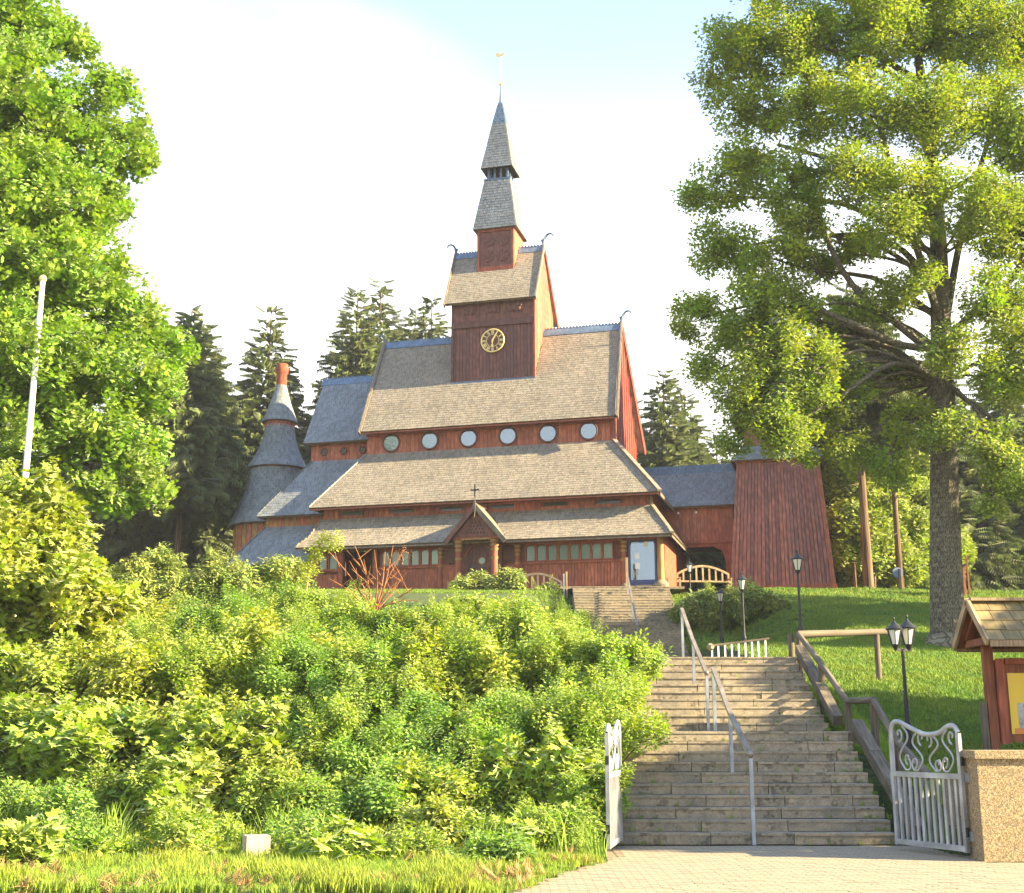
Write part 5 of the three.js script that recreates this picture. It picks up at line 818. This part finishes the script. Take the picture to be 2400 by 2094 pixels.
const rows = [['rooted in the verge grass by the street', [
  [-6.05, 0.07, -15.6, 0.42, 3], [-5.76, 0.09, -16.2, 0.5, 1], [-5.04, 0.05, -15.8, 0.42, 3], [-4.61, 0.1, -16.4, 0.5, 0], [-3.89, 0.07, -15.9, 0.4, 2], [-3.96, 0.09, -17.2, 0.4, 0], [-2.58, 0.12, -16.6, 0.45, 1], [-2.03, 0.05, -15.8, 0.36, 3], [-1.55, 0.12, -16.4, 0.5, 0], [-1.01, 0.16, -16.8, 0.45, 2], [-0.41, 0.08, -16, 0.36, 1], [0.08, 0.17, -17, 0.48, 3], [0.69, 0.22, -17.4, 0.42, 0]]],
 ['at the foot of the bank behind the verge grass', [
  [-7.05, 0.41, -18.6, 0.8, 1], [-6.12, 0.47, -18.8, 0.85, 0], [-5.22, 0.56, -18.9, 0.8, 3], [-4.22, 0.54, -18.7, 0.75, 2], [-3.13, 0.63, -19, 0.8, 0], [-2.11, 0.57, -18.8, 0.75, 1], [-1.22, 0.63, -18.9, 0.76, 2], [-0.31, 0.67, -18.9, 0.76, 0], [0.5, 0.73, -19, 0.75, 3], [1.02, 0.87, -19.1, 0.5, 0]]],
 ['low on the bank level with the lower stairs', [
  [-7.9, 1.2, -20.4, 0.95, 3], [-6.67, 1.35, -20.5, 0.95, 3], [-5.51, 1.43, -20.6, 0.95, 2], [-4.34, 1.36, -20.4, 0.85, 3], [-3.34, 1.59, -20.8, 0.9, 0], [-2.24, 1.28, -20.4, 0.85, 1], [-1.25, 1.43, -20.5, 0.9, 1], [-0.3, 1.51, -20.6, 0.85, 0], [0.55, 1.67, -20.8, 0.9, 1], [1.42, 1.83, -21, 0.85, 0], [1.68, 2.16, -21.6, 0.6, 0]]],
 ['halfway up the bank beside the stair landing', [
  [-8.95, 2.45, -22.6, 1.15, 3], [-7.42, 2.54, -22.8, 1.1, 2], [-5.95, 2.64, -23, 1.0, 0], [-4.6, 2.68, -23, 1.05, 2], [-3.29, 2.54, -22.8, 1.0, 1], [-2.17, 2.65, -23.2, 1.0, 0], [-0.97, 2.64, -23, 1.0, 2], [0.12, 2.74, -23.3, 1.0, 0], [1.14, 2.75, -23.5, 1.0, 0], [1.86, 2.74, -23.2, 0.62, 0]]],
 ['high on the bank round the bare orange shrub', [
  [-7.46, 3.6, -27, 1.05, 0], [-6.09, 3.91, -27.5, 1.05, 1], [-4.87, 4.17, -28, 1.15, 0], [-3.57, 3.69, -27.5, 1.0, 1], [-2.19, 3.67, -28, 1.05, 0], [-0.85, 3.67, -28, 1.0, 0], [0.36, 3.53, -27.5, 1.0, 0], [1.31, 3.34, -27, 0.7, 0]]],
 ['along the top of the thicket below the church', [
  [-9.64, 3.92, -29, 1.1, 0], [-9.33, 4.26, -31, 1.1, 2], [-10.74, 4.94, -31, 1.2, 0], [-8.76, 4.56, -33, 1.0, 0], [-7.85, 4.82, -33, 1.2, 0], [-6.34, 5.25, -34, 1.15, 1], [-5.12, 5.12, -34, 1.0, 0], [-3.77, 4.56, -33, 0.8, 2], [-1.72, 4.51, -34, 0.85, 0], [-0.23, 4.38, -34, 0.85, 2], [1.0, 4.62, -40, 1.05, 0], [1.95, 4.39, -40, 0.85, 1], [0.23, 5.06, -44, 1.1, 0], [1.58, 5.37, -48, 1.0, 1], [-1.12, 5.02, -42, 1.0, 0], [-2.49, 4.86, -40, 0.9, 1], [2.02, 5.41, -52, 1.0, 0]]]];
for (const [where, list] of rows) for (const [X, Y, Z, r, k] of list) { const q = kinds[k], dj = rr(-0.6, 0.6) * (where[0] === 'r' ? 0.4 : 1); shrub('leafy_shrub', q[0] + ' ' + where, 'leafy shrubs ' + where, X + rr(-0.2, 0.2), Y + rr(-0.12, 0.12) + dj * 0.12 - (where[0] === 'h' && where[1] === 'i' ? (X < -2.6 ? 0.4 : 0.1) : where[0] === 'a' && where[1] === 'l' ? (X < -3.4 ? 0.6 : 0.05) : 0), Z - dj, r * rr(0.85, 1.15), Math.round(q[3] * Math.pow(r / 0.9, 1.7)), q[1], q[2]); }
const SAP = 'bright young maples at the left end of the bank';
for (const [X, Y, Z, r] of [[-9.79, 5.75, -24, 0.95], [-9.36, 5.33, -24.5, 0.9], [-9.07, 4.05, -23.5, 1.1], [-8.47, 3.81, -24, 0.9], [-10.19, 4.77, -24, 1.2]]) shrub('young_maple', 'bright yellow-green young maple below the flagpole', SAP, X, Y, Z, r, Math.round(900 * r * r), G.lobed, M.leafYellow, { cut: -0.25 });
for (const [X, Y, Z, r] of [[-12.34, 5.83, -38, 1.1], [-11.91, 6.41, -39, 1.2], [-11.18, 6.53, -40, 1.0]]) shrub('yew_shrub', 'olive spiky evergreen shrub under the dark spruces', 'evergreen shrubs under the spruces', X, Y - 0.35, Z, r, 1100, G.rhodo, M.leafPale, { ky: 1.3, cut: 0.0 });
for (const [X, Y, Z, r] of [[-8.49, 6.29, -38, 1.15], [-7.59, 6.35, -38.5, 1.05], [-9.53, 5.83, -38, 0.9]]) shrub('rhododendron', 'domed pale green rhododendron left of the bare orange shrub', 'domed rhododendrons below the choir', X, Y - 0.3, Z, r, 1300, G.rhodo, M.leafPale, { cut: -0.2 });
shrub('rhododendron', 'pale rhododendron in front of the porch door', null, -0.96, 7.58, -57, 1.45, 2200, G.rhodo, M.leafPale, { k: 14, ky: 0.6, cut: -0.2, s0: 1, s1: 1.6 });
shrub('rhododendron', 'rhododendron in front of the arched dark bench', null, 1.29, 7.03, -56, 1.25, 2000, G.rhodo, M.leafPale, { k: 12, ky: 0.75, cut: -0.2, s0: 1, s1: 1.6 });
shrub('rhododendron', 'wide rhododendron with pale top in front of the pale bench', null, 9.24, 7.17, -57.5, 1.35, 2200, G.rhodo, M.leafPale, { k: 14, ky: 0.7, cut: -0.2, s0: 1, s1: 1.6 });
shrub('rhododendron', 'broad rhododendron at the foot of the bell tower', null, 11.06, 7.33, -58, 1.3, 2200, G.rhodo, M.leafPale, { k: 14, ky: 0.7, cut: -0.2, s0: 1, s1: 1.6 });
// bare orange shrub
{
  const p = [-3.29, 4.53, -30], gy = ground(p[0], 30), t = thing('bare_shrub', 'bare shrub of orange-brown twigs standing out of the hedge', 'shrub', [p[0], gy, -30]);
  const root = V(0, 0, 0), fork = V(-0.05, p[1] - gy - 0.15, 0);
  mesh('stem', tube([V(-0.15, -0.1, 0), V(-0.1, fork.y * 0.5, 0), fork], 0.05, 0.035, 6, 10), M.twig, t);
  const ends = [[-0.98, 1.55], [-0.72, 1.35], [-0.45, 1.65], [-0.2, 1.4], [0.05, 1.6], [0.25, 1.5], [0.5, 1.62], [0.75, 1.55], [0.95, 1.05], [1.15, 0.75], [1.2, 0.3], [-1.1, 0.9], [0.7, 0.9], [-0.6, 0.8]];
  for (const [x, y] of ends) { const e = fork.clone().add(V(x * rr(0.9, 1.05), y * rr(0.85, 1.0), rr(-0.6, 0.6))), s = fork.clone().add(V(0, rr(-0.25, 0.05), 0)); const m = s.clone().lerp(e, 0.5).add(V(rr(-0.1, 0.1), rr(0, 0.14), rr(-0.1, 0.1))); mesh('branch', tube([s, m, e], 0.026, 0.008, 5, 8), M.twig, t);
    for (let i = 0; i < 3; i++) { const k = s.clone().lerp(e, rr(0.4, 0.85)); mesh('twig', bar(k, k.clone().add(V(rr(-0.35, 0.35), rr(0.12, 0.4), rr(-0.25, 0.25))), 0.011, 0.005, 5), M.twig, t); } }
  scatter(t, 'buds', G.bush, M.leafRed, [[0.62, 1.25], [0.72, 1.5], [0.8, 1.4], [0.55, 1.4], [0.66, 1.36]].map(([x, y]) => [x, fork.y + y, rr(-0.2, 0.2), rr(0, 1), rr(0, 6), 0, 0.7, 1, 1, 1]));
}
// arching sapling in front of the skirt roof
{
  const b = [-5.57, 5.66, -34], gy = ground(b[0], 34), t = thing('sapling', 'thin arching sapling with pale leaves before the skirt roof', 'sapling', [b[0], gy, -34]), h = b[1] - gy;
  const P = [V(-0.1, -0.1, 0), V(0, h, 0), V(0.1, h + 0.55, 0), V(0.3, h + 0.95, 0), V(0.6, h + 1.1, 0.05), V(0.85, h + 0.95, 0.1)]; mesh('stem', tube(P, 0.03, 0.01, 6, 24), M.pale, t);
  const list = []; const c = new THREE.CatmullRomCurve3(P); for (let i = 0; i < 120; i++) { const q = c.getPointAt(rr(0.55, 1)); list.push([q.x + rr(-0.22, 0.22), q.y + rr(-0.25, 0.15), q.z + rr(-0.25, 0.25), rr(-0.8, 0.8), rr(0, 6.28), rr(-0.6, 0.6), rr(0.5, 0.85), 1.1, 1.05, 1]); } scatter(t, 'foliage', G.bushBig, M.leafYellow, list);
}
// undergrowth at the wood edge
for (const [x, d, r] of [[19.6, 71, 1.2], [21.4, 73, 1.0], [24.2, 72, 1.2], [17.4, 74, 1.1]]) shrub('wood_edge_shrub', 'yellow-green undergrowth at the edge of the wood', 'undergrowth at the wood edge', x, ground(x, d) + r * 0.7, -d, r, 500, G.bushBig, M.leafForest, { s0: 1.4, s1: 2.4 });

// ---------------------------------------------------------------- grass
reseed(507);
{
  const L = []; for (let i = 0; i < 15000; i++) { const d = 13.2 + 6.2 * Math.pow(rnd(), 0.9), x = rr(-8.6, edgeX(d) + 0.05); if (x > 1.5 && d > 17.4) continue; const y = ground(x, d); if (y < -0.1) continue; const k = noise3(x * 0.8, d * 0.8, 3), near = smooth(0.9, 0.15, edgeX(d) - x), t = rr(0.75, 1.25); L.push([x, y - 0.01, -d, rr(-0.2, 0.2), rr(0, 6.28), rr(-0.2, 0.2), (0.28 + 0.42 * clamp(0.5 + k * 0.7)) * lerp(1, 0.55, near) * rr(0.7, 1.2), t * (1.15 + 0.25 * k), t * 1.05, t]); }
  const g = scatter(scene, 'verge_grass', G.grass, M.grass, L); tag(g, 'long green verge grass growing below the shrubs by the street', 'grass', null, 'stuff');
  const T = []; for (let i = 0; i < 420; i++) { const d = rr(16.4, 19.2), x = rr(-8, 1.2), t = rr(0.7, 1.2); if (noise3(x * 0.9, d, 9) < 0.05) continue; T.push([x, ground(x, d), -d, rr(-0.2, 0.2), rr(0, 6.28), rr(-0.2, 0.2), rr(0.6, 1.1), t, t, t]); }
  const h = scatter(scene, 'tall_grass', G.tall, M.grass, T); tag(h, 'tall grass blades standing between the shrubs on the bank', 'grass', null, 'stuff');
  const D = []; for (let i = 0; i < 1300; i++) { const d = rr(13.3, 17.8), x = rr(-8, 0.9); if (x > edgeX(d) - 0.1 || noise3(x * 0.55 + 5, d * 0.8, 1.5) < 0.22) continue; const t = rr(0.6, 1.2); D.push([x, ground(x, d) + 0.015, -d, rr(0.6, 1.3), rr(0, 6.28), rr(-0.4, 0.4), rr(0.35, 0.75), t, t * 0.9, t * 0.8]); }
  const s = scatter(scene, 'dry_litter', G.grass, M.dryGrass, D); tag(s, 'dry orange-brown stalks lying in the verge grass', 'litter', null, 'stuff');
}
{
  const L = []; for (let i = 0; i < 70000; i++) { const d = 19.2 + 45 * Math.pow(rnd(), 1.5), x = rr(6.7, 6.7 + d * 0.42); if (x > d * 0.46 + 1) continue; if (d < 30 && x < 7.2 && d > 28.3) continue; const t = rr(0.8, 1.2), k = noise3(x * 0.5, d * 0.5, 4); L.push([x, ground(x, d) - 0.01, -d, rr(-0.2, 0.2), rr(0, 6.28), rr(-0.2, 0.2), rr(0.7, 1.3) * (0.8 + 0.015 * d), t * (1 + 0.3 * k), t * (1 + 0.1 * k), t * 0.9]); }
  for (let i = 0; i < 16000; i++) { const d = rr(52, 66.5), x = rr(-14, 2.7), t = rr(0.8, 1.2); L.push([x, ground(x, d) - 0.01, -d, rr(-0.2, 0.2), rr(0, 6.28), rr(-0.2, 0.2), rr(1, 1.7), t, t, t * 0.9]); }
  const g = scatter(scene, 'lawn_grass', G.lawn, M.lawnBlade, L); tag(g, 'short mown grass covering the lawn beside the stairs', 'grass', null, 'stuff');
  const W = []; for (let i = 0; i < 1300; i++) { const d = rr(19.3, 28.6), x = rr(6.5, 7.1), t = rr(0.8, 1.3); W.push([x, ground(x, d), -d, rr(-0.3, 0.3), rr(0, 6.28), rr(-0.3, 0.3), rr(0.35, 0.8), t * 1.2, t * 1.1, t]); }
  const w = scatter(scene, 'kerb_weeds', G.grass, M.grass, W); tag(w, 'longer grass and weeds along the stair kerb', 'grass', null, 'stuff');
}
{
  reseed(508); const L = []; for (let i = 0; i < 170; i++) { const low = rnd() < 0.6, k = Math.floor(rnd() * 10), d0 = low ? 19 : 25, y0 = low ? 0 : 1.6, side = rnd(), x = side < 0.45 ? (low ? 5.72 : 6.2) - Math.pow(rnd(), 3) * 1.2 : side < 0.8 ? 1.6 + Math.pow(rnd(), 2) * 0.9 : rr(1.8, 5.6), t = rr(0.8, 1.2); L.push([x, y0 + R * k, -(d0 + T * k - 0.03), rr(-0.3, 0.3), rr(0, 6.28), rr(-0.3, 0.3), rr(0.12, 0.34), t, t, t]); }
  const w = scatter(scene, 'stair_weeds', G.grass, M.grass, L); tag(w, 'small weeds growing in the joints of the stone steps', 'weeds', null, 'stuff');
}
// ---------------------------------------------------------------- far things on the right
{
  const x = 27.5, d = 84, y = 8.0, h = thing('cottage', 'small cottage with a red tiled roof at the wood edge', 'house', [x, y, -d], -0.1);
  mesh('wall', box(6, 2.2, 4, 0, 1.1, 0), std([0.5, 0.46, 0.4], { map: stone }), h);
  const A = V(-3.3, 2.1, 2.4), B = V(3.3, 2.1, 2.4), C = V(3.3, 3.5, 0), D = V(-3.3, 3.5, 0), m = std([0.36, 0.13, 0.075], { map: weather }); const rf = mesh('roof', slab(A, B, C, D, 0.1), m, h); mesh('roof', slab(V(3.3, 2.1, -2.4), V(-3.3, 2.1, -2.4), D, C, 0.1), m, h);
  for (let i = 0; i < 20; i++) mesh('tile_rib', beam(V(-3.2 + i * 0.337, 2.13, 2.42), V(-3.2 + i * 0.337, 3.53, 0.02), 0.09, 0.05), m, rf);
  mesh('window', box(0.9, 0.8, 0.05, -1.2, 1.3, 2.01), M.glassDark, h); mesh('door', box(0.8, 1.7, 0.05, 0.8, 0.86, 2.01), M.brown[0], h);
}
{ const x = 19.5, d = 62.5, y = ground(x, d), s = thing('round_sign', 'small round sign on a dark post at the top of the lawn', 'sign', [x, y, -d]); mesh('post', box(0.09, 1.15, 0.09, 0, 0.55, 0), M.iron, s); mesh('disc', new THREE.CylinderGeometry(0.26, 0.26, 0.04, 20).rotateX(Math.PI / 2).translate(-0.08, 0.95, -0.06), std([0.16, 0.2, 0.3], { roughness: 0.5 }), s); }
{
  const x = 21.2, d = 60.5, y = ground(x, d), s = thing('map_board', 'green and white map board on posts right of the big tree', 'notice board', [x, y, -d]);
  mesh('panel', box(1.5, 0.95, 0.06, 0, 0.95, 0), std([0.5, 0.46, 0.36], { map: weather }), s); mesh('map_print', box(0.6, 0.8, 0.02, -0.4, 0.95, 0.045), std([0.10, 0.34, 0.24], { map: weather }), s); mesh('map_print', box(0.2, 0.6, 0.02, 0.12, 0.98, 0.045), std([0.5, 0.25, 0.08], { map: weather }), s);
  mesh('roof', box(1.8, 0.07, 0.4, 0, 1.5, 0.05), M.iron, s); for (const q of [-0.78, 0.78]) mesh('post', box(0.12, 1.6, 0.12, q, 0.75, 0), M.orangeWood, s); mesh('post', box(0.08, 2.0, 0.08, 0.98, 0.95, 0), M.orangeWood, s);
}
// wooden rail behind the low hedge on the left
{ const o = [-8.7, 4.86, -34], t = thing('fence_rail', 'dark wooden rail above the trimmed hedge on the left', 'rail', [o[0], ground(o[0], 34), -34]), h = o[1] - ground(o[0], 34); mesh('rail', bar(V(-1.0, h, 0), V(0.5, h + 0.02, 0), 0.06, 0.06, 8), M.log, t); for (const x of [-0.9, 0.4]) mesh('post', bar(V(x, -0.2, 0), V(x, h, 0), 0.07, 0.07, 8), M.log, t); }

renderer.render(scene, camera);
